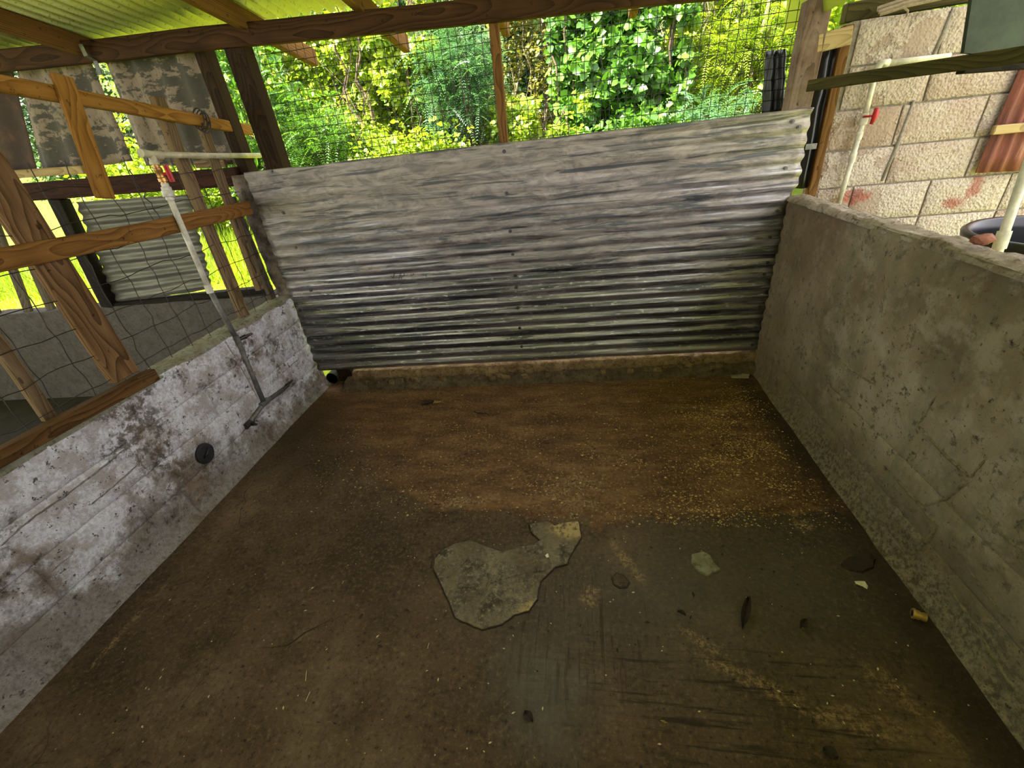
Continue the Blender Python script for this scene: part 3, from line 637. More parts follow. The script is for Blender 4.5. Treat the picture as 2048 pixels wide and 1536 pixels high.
# neighbouring building of rough blocks on the right
BW_Y = 3.13
wb_ = tag(empty('wall_back', (2.4, BW_Y+0.08, 0)), 'rough pinkish block wall of the neighbouring building on the right', 'wall', kind='structure')
def g_block(x0, x1, z0, z1, y):
    bm = bmesh.new(); X_ = [x0, x0+0.006]+list(np.linspace(x0, x1, max(3, int((x1-x0)/0.05)))[1:-1])+[x1-0.006, x1]; Z_ = [z0, z0+0.006, (z0+z1)/2-0.04, (z0+z1)/2+0.04, z1-0.006, z1]
    X_ = sorted(X_); nxq = len(X_)-1; nzq = len(Z_)-1; V, Fc = [], []
    for j, z in enumerate(Z_):
        for i, x in enumerate(X_):
            e = (i in (0, nxq)) or (j in (0, nzq))
            V.append((x+0.003*nz(x*30, z*30), y-(0 if e else 0.004)+0.002*fb(x, z, 3, 9), z+0.003*nz(x*30, z*30, 5)))
    m = nxq+1; Fc = [(j*m+i, j*m+i+1, (j+1)*m+i+1, (j+1)*m+i) for j in range(nzq) for i in range(nxq)]
    k = len(V); rim = list(range(m)) + [j*m+nxq for j in range(1, nzq+1)] + [nzq*m+i for i in range(nxq-1, -1, -1)] + [j*m for j in range(nzq-1, 0, -1)]
    V += [V[r] for r in rim]; V += [(V[r][0], y+0.15, V[r][2]) for r in rim]; n = len(rim)
    for i in range(n): Fc.append((k+i, k+n+i, k+n+(i+1) % n, k+(i+1) % n))
    Fc.append(tuple(k+n+i for i in range(n))); bm.free(); return V, Fc
CH = 0.207; ZT = 2.02
heads = {0: 1.93, 1: 1.93, 2: 1.84, 3: 1.87, 4: 1.70}
for c in range(10):
    z1 = ZT-CH*c; z0 = z1-CH
    hx = heads.get(c, 1.9-0.2*(c % 2)); x = hx-0.42*2
    while x < 3.6:
        a, b = max(x, 1.475), min(x+0.42, 3.6); x += 0.42
        if b-a > 0.04: mesh('concrete_block', *g_block(a+0.005, b-0.005, z0+0.005, z1-0.005, BW_Y+0.004*nz(a*5, c)), 'block', wb_, True)
mesh('mortar_bed', *g_box((2.54, BW_Y+0.08, 0.98), 2.12, 0.145, 2.07), 'mortar', wb_)
for x0, z0, x1, z1 in [(1.885,1.62,1.845,1.21), (1.93,2.0,1.905,1.80)]:
    tube('mortar_bead', [(x0, BW_Y-0.002, z0), ((x0+x1)/2+0.006, BW_Y-0.003, (z0+z1)/2), (x1, BW_Y-0.002, z1)], [0.008, 0.011, 0.008], 'mortar', wb_)

# low grey wall at the back of the neighbouring pen (left)
def yb(x, o=0.0): return YR(x, o)
V = []
for x in np.linspace(-6.6, -2.31, 40):
    for o, z in ((0.20, -0.15), (0.20, 0.80), (0.05, 0.80), (0.05, -0.15)): V.append((x, yb(x, o)+0.003*fb(x, z, 0, 3), z+(0.008*fb(x, o, 3, 4) if z > 0 else 0)))
Fc = [(j*4+k, j*4+(k+1) % 4, (j+1)*4+(k+1) % 4, (j+1)*4+k) for j in range(39) for k in range(4)]+[(0,3,2,1), (156,157,158,159)]
tag(mesh('wall_back_left', V, Fc, 'grey_plaster'), 'low smooth grey wall at the back of the neighbouring left pen', 'wall', kind='structure')

V = []
for y in np.linspace(-3.4, 2.95, 30):
    for a, z in ((-6.75, -0.15), (-6.75, 0.95), (-6.6, 0.95), (-6.6, -0.15)): V.append((a+0.004*fb(y, z, 0, 3), y, min(z, 2.375-0.135*(y-2.9)-0.02)))
Fc = [(j*4+k, j*4+(k+1) % 4, (j+1)*4+(k+1) % 4, (j+1)*4+k) for j in range(29) for k in range(4)]+[(0,3,2,1), (116,117,118,119)]
tag(mesh('wall_added_left', V, Fc, 'grey_plaster'), 'unseen end wall added far to the left to shape the light', 'wall', kind='structure')  # added beyond the view to control light coming in from the left
# ---------------------------------------------------------------- roof
SL = -0.135
def RZ(y): return 2.452+SL*(y-2.9)
ceil = tag(empty('ceiling', (-1.5, 1.0, RZ(1.0))), 'corrugated metal roof over the pens, seen from below', 'roof', kind='structure')
def corr_strip(x0, x1, y0, y1, pitch, amp, seg=8):
    nn = int(round((x1-x0)/pitch*seg)); V = []; yy = np.linspace(y0, y1, 12)
    for y in yy:
        for i in range(nn+1):
            x = x0+(x1-x0)*i/nn; V.append((x, y, RZ(y)+0.002+amp*math.cos(2*math.pi*x/pitch)+0.003*nz(x, y*2)))
    m = nn+1; k = len(V); V += [(a, b, c+0.0012) for a, b, c in V]; Fc = []
    for j in range(11):
        for i in range(nn):
            q = (j*m+i, j*m+i+1, (j+1)*m+i+1, (j+1)*m+i); Fc.append(q[::-1]); Fc.append(tuple(k+a for a in q))
    for i in range(nn): Fc.append((i, i+1, k+i+1, k+i)); Fc.append((11*m+i, k+11*m+i, k+11*m+i+1, 11*m+i+1))
    return V, Fc
x = -9.64; i = 0  # left end carried beyond the view to keep side light out
ROOF_Y0 = -3.4  # roof continued behind the viewer, unseen, to dim the pen
while x < 2.1:  # right end extended out of view to shade the block wall
    x1 = min(x+0.76, 2.15); mesh('roof_sheet', *corr_strip(x, x1+0.03, ROOF_Y0, 3.15, 0.076, 0.018), 'roof', ceil, True); x = x1; i += 1

# ================================================================ TIMBER FRAME
hb0 = Vector((-4.9, YR(-4.9, 0.02), 2.315)); hb1 = Vector((1.55, YR(1.55, 0.02), 2.235))
hb0 = onr((0, 122), 0.02); hb1 = onr((974, 20), 0.02); dd = (hb1-hb0).normalized()
beam_z = lambda x: hb0.z+(x-hb0.x)/(hb1.x-hb0.x)*(hb1.z-hb0.z)
tag(board('header_beam', hb0-dd*1.3, hb0+dd*5.05, 0.105, 0.05, (0, -1, 0), 'beam_wood', None, 24, 0.004), 'long dark timber header beam under the roof edge, carrying the rafters', 'beam')
rx = [(-4.1, 'far left edge of the roof'), (onr((166, 112), 0.0).x, 'left corner above the peeling panels'), (onr((490, 62), 0.0).x, 'dark left post'), (onr((722, 30), 0.0).x, 'middle of the left mesh opening'), (onr((1010, 50), 0.62).x, 'centre post'), (onr((1266, 20), 0.62).x, 'right mesh opening')]
lab = {0: 'timber rafter at the far left edge of the roof', 1: 'timber rafter with metal strap running up from the upper left corner', 2: 'timber rafter meeting the beam above the dark left post',
       3: 'timber rafter crossing the beam between left post and centre post', 4: 'rafter whose yellow sunlit tail shows beside the centre post', 5: 'rafter whose yellow sunlit tail hangs above the right mesh opening'}
for i, (x, w) in enumerate(rx):
    if i == 0: continue
    w_ = 0.10 if i else 0.10
    p0 = Vector((x, ROOF_Y0+0.05, RZ(ROOF_Y0+0.05)-0.062)); p1 = Vector((x, 3.62, RZ(3.62)-0.064))
    if i >= 3: p1 = Vector((x, 3.62, RZ(3.62)-0.064))
    tag(board('roof_rafter', p0, p1, 0.05 if i else 0.05, 0.10, (0, 0, 1), 'rafter_wood', None, 10, 0.003, seed=i), lab[i], 'rafter', 'rafters under the roof')
# metal strap on the second rafter
sp = [onr((160, 88), -0.06), onr((172, 112), -0.04), onr((190, 122), -0.012), onr((200, 150), -0.012)]
V = []
for p in sp: V += [p+Vector((-0.014, 0, 0)), p+Vector((0.014, 0, 0)), p+Vector((0.014, 0.003, 0.001)), p+Vector((-0.014, 0.003, 0.001))]
Fc = [(j*4+k, (j+1)*4+k, (j+1)*4+(k+1) % 4, j*4+(k+1) % 4) for j in range(3) for k in range(4)]+[(0,1,2,3), (15,14,13,12)]
tag(mesh('metal_strap', V, Fc, 'bracket_metal'), 'thin bent metal strap tying the upper left rafter to the beam', 'strap')

lp = tag(board('timber_post', (-1.955, YR(-1.955, 0.075), 0.02), (-1.955, YR(-1.955, 0.075)-0.0, 2.385), 0.125, 0.10, (0, -1, 0), 'post_dark', None, 10, 0.003), 'dark square left post behind the left end of the metal sheet', 'post', 'roof posts')
tag(board('timber_post', (-0.437, YR(-0.437, 0.06), 0.06), (-0.425, YR(-0.425, 0.06), 2.33), 0.052, 0.05, (0, -1, 0), 'rafter_wood', None, 8, 0.002, seed=3), 'thin centre post rising behind the middle of the metal sheet', 'post', 'roof posts')
tag(board('timber_post', (1.235, YR(1.235, 0.06), 0.05), (1.250, YR(1.25, 0.06), 2.12), 0.118, 0.09, (0, -1, 0), 'old_post_wood', None, 8, 0.004, seed=5), 'worn pinkish grey right post at the right end of the sheet', 'post', 'roof posts')
tag(board('timber_post', (-2.235, YR(-2.235, 0.16), 0.8), (-2.235, YR(-2.235, 0.16), 2.36), 0.075, 0.10, (0, -1, 0), 'post_dark', None, 8, 0.003, seed=6), 'dark brown post left of the square left post, edge sunlit', 'post', 'roof posts')

# welded wire mesh over the back opening
def mesh_wires(P0, U, Wv, nu, nw, du, dw, r, wav, seed, segs=14):
    parts = []
    for i in range(nu+1):
        L = [P0+U*(i*du)+Wv*(nw*dw*k/segs)+Vector((wav*nz(i*1.9+seed, k*0.7), wav*nz(i*1.3, k*0.9+seed, 4), 0)) for k in range(segs+1)]; parts.append(g_tube(L, r, 4, False))
    for j in range(nw+1):
        n2 = segs*2; L = [P0+Wv*(j*dw)+U*(nu*du*k/n2)+Vector((0, wav*nz(j*1.7, k*0.8+seed, 9), wav*nz(j*2.9+seed, k*0.5, 2))) for k in range(n2+1)]; parts.append(g_tube(L, r, 4, False))
    return join(*parts)
rd = Vector((1, 0.0377, 0)).normalized()
tag(mesh('wire_mesh_panel', *mesh_wires(Vector((-1.90, YR(-1.9, 0.145), 1.50)), rd, Vector((0.02, 0, 1)), 64, 17, 0.0490, 0.0500, 0.0018, 0.006, 1), 'mesh_wire'), 'square welded wire mesh stretched across the back opening above the sheet', 'wire mesh')

# ================================================================ CORRUGATED SHEET PARTITION
def sheet_y(x, z, z0, z1, ph=0.0):
    up = sst(0.65, 1.45, z); rt = sst(-0.4, 1.2, x)
    amp = 0.0088*(1-0.78*up*(1-0.75*rt))
    a = amp*math.cos(2*math.pi*(z-0.10)/0.0765+0.25*nz(x*0.6, z*0.8))
    return YR(x, 0.0)-0.012-a+0.006*fb(x, z, 0, 1.1)-0.004*up*fb(x, z, 4, 4.5)
def sheet(name, zb, zt, off, parent, lean=0.0):
    nxs, nzs = 90, int((zt(0)-zb(0))/0.0765*9); V = []
    for j in range(nzs+1):
        for i in range(nxs+1):
            t = j/nzs; e0 = -2.150+0.012*nz(t*9, 1)+0.004*math.cos(t*62); e1 = 1.277+0.036*sst(1.15, 1.28, zb(0)+(zt(0)-zb(0))*t)+0.010*nz(t*8, 5)+0.004*math.cos(t*62)
            x = e0+(e1-e0)*i/nxs; z = zb(x)+(zt(x)-zb(x))*t
            y = sheet_y(x, z, 0, 0)+off
            # crumpled corners and dents
            for cx, cz, rr, am in ((1.27, 1.60, 0.09, 0.022), (-1.75, 1.62, 0.10, 0.018), (-2.1, 1.43, 0.13, 0.012), (0.35, 1.50, 0.15, 0.006), (1.20, 1.45, 0.12, 0.01)):
                d2 = ((x-cx)**2+(z-cz)**2)/rr**2
                if d2 < 4: y += am*math.exp(-d2)*(0.6+nz(x*25, z*25))
            V.append((x, y, z))
    m = nxs+1; Fc = [(j*m+i, j*m+i+1, (j+1)*m+i+1, (j+1)*m+i) for j in range(nzs) for i in range(nxs)]
    k = len(V); V += [(a, b+0.0012, c) for a, b, c in V]; Fc += [tuple(k+q for q in f[::-1]) for f in Fc]
    for i in range(nxs): Fc.append((i, k+i, k+i+1, i+1)); Fc.append((nzs*m+i, nzs*m+i+1, k+nzs*m+i+1, k+nzs*m+i))
    for j in range(nzs): Fc.append((j*m, (j+1)*m, k+(j+1)*m, k+j*m)); Fc.append((j*m+nxs, k+j*m+nxs, k+(j+1)*m+nxs, (j+1)*m+nxs))
    return mesh(name, V, Fc, 'sheet', parent, True)
ztop = lambda x: 1.643+0.003*nz(x*2.2)-0.010*math.exp(-((x+1.66)/0.10)**2)
zbot = lambda x: 0.150-0.006*(x+2)/3+0.003*nz(x*3)
zlap = lambda x: 0.845+0.004*nz(x*1.5)
s_lo = tag(sheet('corrugated_sheet', zbot, lambda x: zlap(x)+0.09, 0.004, None), 'lower galvanised corrugated sheet with deep ridges above the cement kerb', 'metal sheet', 'sheets of the back partition')
s_up = tag(sheet('corrugated_sheet', zlap, ztop, -0.002, None), 'upper galvanised corrugated sheet, flattened and smeared, below the wire mesh', 'metal sheet', 'sheets of the back partition')
for px in [(1008,303),(1013,387),(1020,463),(1025,510),(1030,553),(1032,576),(1035,617),(1039,657),(1043,694),(543,343),(566,426),(590,495),(606,540),(619,582),(598,622),(617,678),(637,722),
           (1587,243),(1598,254),(1572,337),(1555,423),(1540,475),(1535,525),(1528,548),(1519,613),(1511,655),(1505,690)]:
    p = onr(px, -0.02); p.y = sheet_y(p.x, p.z, 0, 0)-0.004; par = s_up if p.z > 0.85 else s_lo
    V, Fc = join(g_tube([p+Vector((0, 0.006, 0)), p+Vector((0, -0.0005, 0))], 0.0115, 10), g_tube([p, p+Vector((0, -0.0055, 0))], 0.0062, 6))
    mesh('roofing_screw', V, Fc, 'screw_steel', par)
# faint rubbed handwriting on the upper sheet
for L in [[(785,557),(787,546)],[(785,557),(779,553)],[(797,560),(799,546),(803,560)],[(806,548),(808,562),(812,551),(815,562)],[(820,549),(822,560),(825,548)],[(833,559),(842,559)],[(845,548),(846,558)],[(851,551),(852,556)],[(858,556),(867,557)]]:
    P = [onr(q, -0.03) for q in L]
    for p in P: p.y = sheet_y(p.x, p.z, 0, 0)-0.003
    mesh('scribble_mark', *g_tube(P, 0.0022, 5), 'scribble', s_up)
# drain hole with pipe in the left corner
dp = onr((664, 757), 0.03)
V, Fc = join(g_tube([dp+Vector((0, y, 0)) for y in (0.0, 0.35)], 0.052, 20, False), g_tube([dp+Vector((0, y, 0)) for y in (0.35, 0.0)], 0.045, 20, False))
k = len(V)//2; Fc += [(i, (i+1) % 20, k+20+(i+1) % 20, k+20+i) for i in range(20)]
drain = tag(mesh('drain_pipe', V, Fc, 'dark_drain', None, True), 'dark round drain pipe in the hole at the foot of the left corner', 'pipe')

# ================================================================ LEFT FENCE AND NEIGHBOURING PEN
def bx(name, a, b, x, w, t, mat, label, cat, seed=0, seg=8, group=None, x2=None, nrm=(1,0,0)):
    o = board(name, onx(a, x), onx(b, x2 if x2 is not None else x), w, t, nrm, mat, None, seg, 0.004, seed=seed); return tag(o, label, cat, group)
q0, q1 = onx((0, 165), -2.22), onx((500, 260), -2.22)
tag(board('fence_rail', q0-(q1-q0)*0.6, q1, 0.062, 0.035, (1, 0, 0), 'golden_wood', None, 14, 0.004, seed=1), 'golden upper fence rail running back to the dark left post', 'rail', 'rails of the left fence')
q0, q1 = onx((0, 520), -2.20), onx((498, 416), -2.20)
tag(board('fence_rail', q0-(q1-q0)*0.6, q1, 0.085, 0.030, (1, 0, 0), 'rail_wood', None, 14, 0.005, seed=2), 'brown lower fence rail with knots crossing in front of the tall batten', 'rail', 'rails of the left fence')
bx('fence_batten', (122, 150), (212, 397), -2.190, 0.085, 0.022, 'golden_wood', 'short wide batten hanging down from the golden upper rail, cut off below', 'batten', 3, group='upright battens of the left fence')
bx('fence_batten', (312, 194), (488, 634), -2.262, 0.075, 0.04, 'weathered_wood', 'tall weathered batten beside the red tap valve, reaching the wall top', 'batten', 4, group='upright battens of the left fence')
bx('fence_batten', (402, 246), (520, 580), -2.262, 0.060, 0.035, 'weathered_wood', 'weathered batten tied to the golden rail by a rusty wire loop', 'batten', 5, group='upright battens of the left fence')
bx('fence_batten', (462, 395), (545, 600), -2.285, 0.060, 0.03, 'grey_wood', 'dark grey batten in the corner next to the metal sheet', 'batten', 6, group='upright battens of the left fence')
nb0, nb1 = onx((-25, 330), -2.235), onx((250, 755), -2.245)
tag(board('fence_board', nb1, nb0+(nb0-nb1)*0.15, 0.135, 0.04, (1, 0, 0), 'near_board_wood', None, 14, 0.006, seed=8), 'wide grainy board standing on the left wall, nearest upright of the fence', 'board')
bx('fence_batten', (-30, 650), (100, 838), -2.30, 0.05, 0.03, 'weathered_wood', 'whitish worn batten low at the left edge, behind the wire', 'batten', 9, group='upright battens of the left fence')
c0, c1 = onx((-60, 948), -2.165), onx((308, 748), -2.165)
cb = board('cap_board', c0-(c1-c0)*1.3, c1, 0.062, 0.05, (1, 0, 0), 'cap_wood', None, 14, 0.004, seed=10)
tag(cb, 'brown timber lying along the top of the whitewashed left wall', 'timber')
# rusty wire loop
wl_c = onx((402, 238), -2.195); parts = []
for s_ in range(3):
    L = [wl_c+Vector((0.035*math.cos(t), 0.018*math.sin(t*1.0)+0.02*s_-0.02+0.004*nz(t, s_), 0.055*math.sin(t)-0.01*s_)) for t in np.linspace(0, 6.5, 18)]; parts.append(g_tube(L, 0.004, 5))
L = [onx(q, -2.19) for q in [(408,236),(418,245),(415,258),(407,256),(405,246)]]; parts.append(g_tube(L, 0.0055, 6))
tag(mesh('wire_tie', *join(*parts), 'wire_steel'), 'rusty wire loop tied round the golden upper rail', 'wire')
# wire netting of the left fence
def netting():
    parts = []; R_ = random.Random(5)
    ys = np.arange(0.85, 2.86, 0.145)
    for i, y in enumerate(ys):
        L = [Vector((-2.245+0.012*nz(i*2.2, k*0.8), y+0.020*nz(i*1.1, k*0.7, 3)+(k/16)*0.05*nz(i, 8), 0.80+0.98*k/16)) for k in range(17)]; parts.append(g_tube(L, 0.0021, 5, False))
    for j, z in enumerate(np.arange(0.86, 1.80, 0.135)):
        L = [Vector((-2.243+0.012*nz(j*2.2, k*0.6, 7), 0.80+2.08*k/40, z+0.022*nz(j*1.9, k*0.33, 2)+0.008*nz(j, k*1.1))) for k in range(41)]; parts.append(g_tube(L, 0.0021, 5, False))
    return join(*parts)
tag(mesh('wire_netting', *netting(), 'wire_steel'), 'sagging rusty wire netting along the left fence above the white wall', 'wire mesh')
V, Fc = join(g_tube([onx((258+12*nz(k*0.9)+k*7.0, 340+k*11), -2.235) for k in range(12)], 0.003, 5))
tag(mesh('rusty_wire', V, Fc, 'wire_steel'), 'loose rusty wire dangling beside the tap valve', 'wire')

# corner pillar
V = []; Zs = np.linspace(0.78, 1.63, 22)
for z in Zs:
    for a, b in ((-2.275, 0.02), (-2.10, 0.02), (-2.10, 0.15), (-2.275, 0.15)):
        V.append((a+0.012*fb(a, z, 1, 6), YR(a, b)+0.010*fb(a, z, b, 6), z))
Fc = [(j*4+k, j*4+(k+1) % 4, (j+1)*4+(k+1) % 4, (j+1)*4+k) for j in range(21) for k in range(4)]+[(3,2,1,0), (84,85,86,87)]
tag(mesh('corner_pillar', V, Fc, 'pillar_plaster', None, True), 'ragged plastered corner pillar at the left edge of the metal sheet', 'pillar')

# back of the neighbouring pen
def corr_panel(name, quad, off, pitch, amp, vertical, mat, label, cat, thick=0.0015, wob=0.0, group=None):
    "corrugated panel on the back plane, quad = photo corners tl, tr, br, bl"
    tl, tr, br, bl = [onr(q, off) for q in quad]; wid = (tr-tl).length; hei = (tl-bl).length
    nu, nv = (int(wid/pitch*8), 14) if vertical else (14, int(hei/pitch*8)); V = []
    for j in range(nv+1):
        for i in range(nu+1):
            u, v = i/nu, j/nv; p = bl.lerp(br, u).lerp(tl.lerp(tr, u), v)
            s = u*wid if vertical else v*hei
            p.y += amp*math.cos(2*math.pi*s/pitch)+0.006*nz(u*3, v*3, off); p.z += wob*nz(u*6, v*6, 3) if j in (0, nv) else 0; p.x += wob*nz(v*7, u, 8) if i in (0, nu) else 0
            V.append(p)
    m = nu+1; Fc = [(j*m+i, j*m+i+1, (j+1)*m+i+1, (j+1)*m+i) for j in range(nv) for i in range(nu)]
    k = len(V); V += [p+Vector((0, thick, 0)) for p in V]; Fc += [tuple(k+q for q in f[::-1]) for f in Fc]
    for i in range(nu): Fc.append((i, k+i, k+i+1, i+1)); Fc.append((nv*m+i, nv*m+i+1, k+nv*m+i+1, k+nv*m+i))
    for j in range(nv): Fc.append((j*m, (j+1)*m, k+(j+1)*m, k+j*m)); Fc.append((j*m+nu, k+j*m+nu, k+(j+1)*m+nu, (j+1)*m+nu))
    return tag(mesh(name, V, Fc, mat, None, True), label, cat, group)
corr_panel('cladding_panel', [(-160,130),(22,128),(78,350),(-150,390)], 0.16, 0.20, 0.010, True, 'dark_rust', 'dark rusty cladding panel at the far left edge under the beam', 'panel', group='cladding panels behind the left pen')
corr_panel('cladding_panel', [(25,132),(183,122),(268,322),(82,347)], 0.15, 0.152, 0.019, True, 'peeling', 'peeling cream cladding panel left of the bright gap', 'panel', wob=0.006, group='cladding panels behind the left pen')
corr_panel('cladding_panel', [(203,114),(400,92),(478,330),(288,332)], 0.15, 0.152, 0.019, True, 'peeling', 'peeling cream cladding panel right of the bright gap', 'panel', wob=0.006, group='cladding panels behind the left pen')
corr_panel('corrugated_sheet', [(152,404),(378,388),(425,578),(232,608)], 0.10, 0.0765, 0.009, False, 'grey_corr', 'dull grey corrugated sheet propped on the low wall behind the netting', 'metal sheet', wob=0.008)
def br_(name, a, b, off, w, t, mat, label, cat, seed=0, group=None):
    return tag(board(name, onr(a, off), onr(b, off), w, t, (0, -1, 0), mat, None, 8, 0.004, seed=seed), label, cat, group)
br_('cross_rail', (-160, 400), (478, 352), 0.09, 0.115, 0.05, 'red_wood', 'dark reddish rail under the cladding panels', 'rail', 21)
br_('cross_rail', (-40, 352), (168, 341), 0.04, 0.05, 0.03, 'pale_wood', 'pale yellowish rail end below the left cladding panel', 'rail', 22)
br_('wood_offcut', (392, 330), (452, 328), 0.10, 0.045, 0.03, 'weathered_wood', 'short pale offcut of wood behind the two battens', 'wood')
br_('corner_stud', (118, 398), (222, 612), 0.08, 0.10, 0.08, 'black_wood', 'black upright stud left of the dull grey corrugated sheet', 'post', 23)
br_('sill_plank', (214, 611), (540, 577), 0.10, 0.045, 0.08, 'black_wood', 'blackened plank on the low grey wall under the grey sheet', 'plank', 24)
pk = [(-70, 470, 0, 640), (-20, 420, 62, 633), (28, 440, 108, 630), (70, 440, 152, 626)]
lbs = ['narrow grey picket at the far left edge against bright grass', 'second grey picket from the left edge against bright grass', 'third grey picket from the left edge against bright grass', 'grey picket next to the black stud']
for i, (a, b, c, d) in enumerate(pk): br_('fence_picket', (a, b), (c, d), 0.11, 0.075, 0.025, 'grey_wood', lbs[i], 'picket', 30+i, 'pickets behind the left pen')

# ---------------------------------------------------------------- water pipe with tap on the left fence
PX = -2.165
wp = tag(empty('water_pipe', onx((528, 808), XL+0.02)), 'water pipe with brass valve running down the left fence to the drinkers', 'pipe')
a, b = onx((302, 309), PX), onx((520, 311), PX)
tube('supply_pipe', [a, a.lerp(b, 0.5)+Vector((0, 0, -0.004)), b], 0.0155, 'pvc_cream', wp, 12)
e0 = onx((281, 306), PX); e1 = onx((322, 311), PX)
tee = lathe('tee_fitting', e0, e1, [(0, 0.0), (0, 0.021), (0.25, 0.021), (0.3, 0.018), (0.7, 0.018), (0.75, 0.022), (1, 0.022), (1, 0.0)], 'pvc_cream', wp)
t0 = onx((304, 312), PX); t1 = onx((310, 330), PX); lathe('tee_stem', t0, t1, [(0, 0.018), (0.6, 0.018), (0.65, 0.022), (1, 0.022), (1, 0.0)], 'pvc_cream', tee)
v0, v1 = onx((310, 328), PX), onx((331, 370), PX)
vb = lathe('valve_body', v0, v1, [(0, 0), (0, 0.015), (0.18, 0.015), (0.2, 0.021), (0.35, 0.021), (0.4, 0.017), (0.62, 0.018), (0.66, 0.022), (0.82, 0.022), (0.84, 0.016), (1, 0.016), (1, 0)], 'brass', wp, 12)
hc = v0.lerp(v1, 0.5)+Vector((0.035, 0.012, 0)); L = []
V, Fc = join(g_box(hc+Vector((0.0, 0.008, 0)), 0.006, 0.030, 0.075), g_tube([hc+Vector((-0.03, -0.01, 0)), hc], 0.007, 8), g_tube([hc+Vector((0, 0.012, -0.04)), hc+Vector((0, 0.012, 0.04))], [0.010, 0.010], 8))
tag(mesh('valve_handle', V, Fc, 'red_plastic', vb), 'red butterfly handle')
c0_, c1_ = onx((329, 367), PX), onx((341, 400), PX)
lathe('union_coupling', c0_, c1_, [(0, 0), (0, 0.018), (0.2, 0.018), (0.22, 0.024), (0.42, 0.024), (0.44, 0.029), (0.8, 0.029), (0.82, 0.020), (1, 0.020), (1, 0)], 'pvc_white', wp, 12)
d0, d1 = onx((340, 398), PX), onx((417, 576), PX)
tube('down_pipe', [d0, d0.lerp(d1, 0.5), d1], 0.0155, 'pvc_white', wp, 12)
lathe('collar', d1.lerp(d0, 0.04), d1.lerp(d0, -0.06), [(0, 0), (0, 0.020), (1, 0.020), (1, 0)], 'pvc_white', wp, 12)
g0, g1 = d1, onx((474, 680), XL+0.004); g2 = onx((528, 806), XL+0.010)
tube('grey_pipe', [g0, g1], 0.0160, 'pipe_grey', wp, 12)
tube('grey_pipe', [g1, g2], 0.0165, 'pipe_grey', wp, 12)
def nipple(p, d, mat='steel_dark', L=0.075):
    d = Vector(d).normalized(); return lathe('nipple_drinker', p, p+d*L, [(0, 0), (0, 0.012), (0.35, 0.012), (0.38, 0.015), (0.5, 0.015), (0.52, 0.009), (0.95, 0.008), (1, 0.005), (1, 0)], mat, wp, 10)
lathe('elbow_fitting', g1+Vector((0, 0, 0.03)), g1+Vector((0, 0, -0.035)), [(0, 0), (0, 0.021), (1, 0.021), (1, 0)], 'pipe_grey', wp, 12)
nipple(g1+Vector((0.01, 0.01, 0.0)), (0.55, 0.8, 0.10), L=0.085)
lathe('tee_fitting', g2+Vector((0, -0.04, 0.0)), g2+Vector((0, 0.04, 0)), [(0, 0), (0, 0.022), (1, 0.022), (1, 0)], 'pipe_grey', wp, 12)
h0, h1 = onx((497, 848), XL+0.012), onx((567, 779), XL+0.012)
tube('branch_pipe', [h0, g2, h1], 0.0165, 'pipe_grey', wp, 12)
nipple(h1, (0.22, 0.9, 0.22), L=0.10); nipple(h0+Vector((0, 0.01, 0)), (0.9, -0.12, -0.1), L=0.06)
lathe('elbow_fitting', h0+Vector((0, -0.03, 0)), h0+Vector((0, 0.02, 0)), [(0, 0), (0, 0.021), (1, 0.021), (1, 0)], 'steel_dark', wp, 12)
# black round plug on the white wall
pc = onx((411, 907), XL+0.010); V = []; n = 26
for r, h in ((0.060, -0.012), (0.058, 0.002), (0.045, 0.005)):
    for k in range(n): t = k*2*math.pi/n; rr = r*(1+0.07*nz(math.cos(t)*2, math.sin(t)*2, 4)); V.append(pc+Vector((h, rr*math.cos(t), rr*math.sin(t)*1.05)))
Fc = [(j*n+k, j*n+(k+1) % n, (j+1)*n+(k+1) % n, (j+1)*n+k) for j in range(2) for k in range(n)]+[tuple(2*n+k for k in range(n))]
pg = tag(mesh('wall_plug', V, Fc, 'black_rubber'), 'round dark plug set into the whitewashed left wall', 'plug')
mesh('grip_slot', *g_tube([pc+Vector((0.006, -0.026, -0.012)), pc+Vector((0.016, 0.0, 0.004)), pc+Vector((0.006, 0.026, 0.020))], 0.007, 6), 'black_plastic', pg, True)

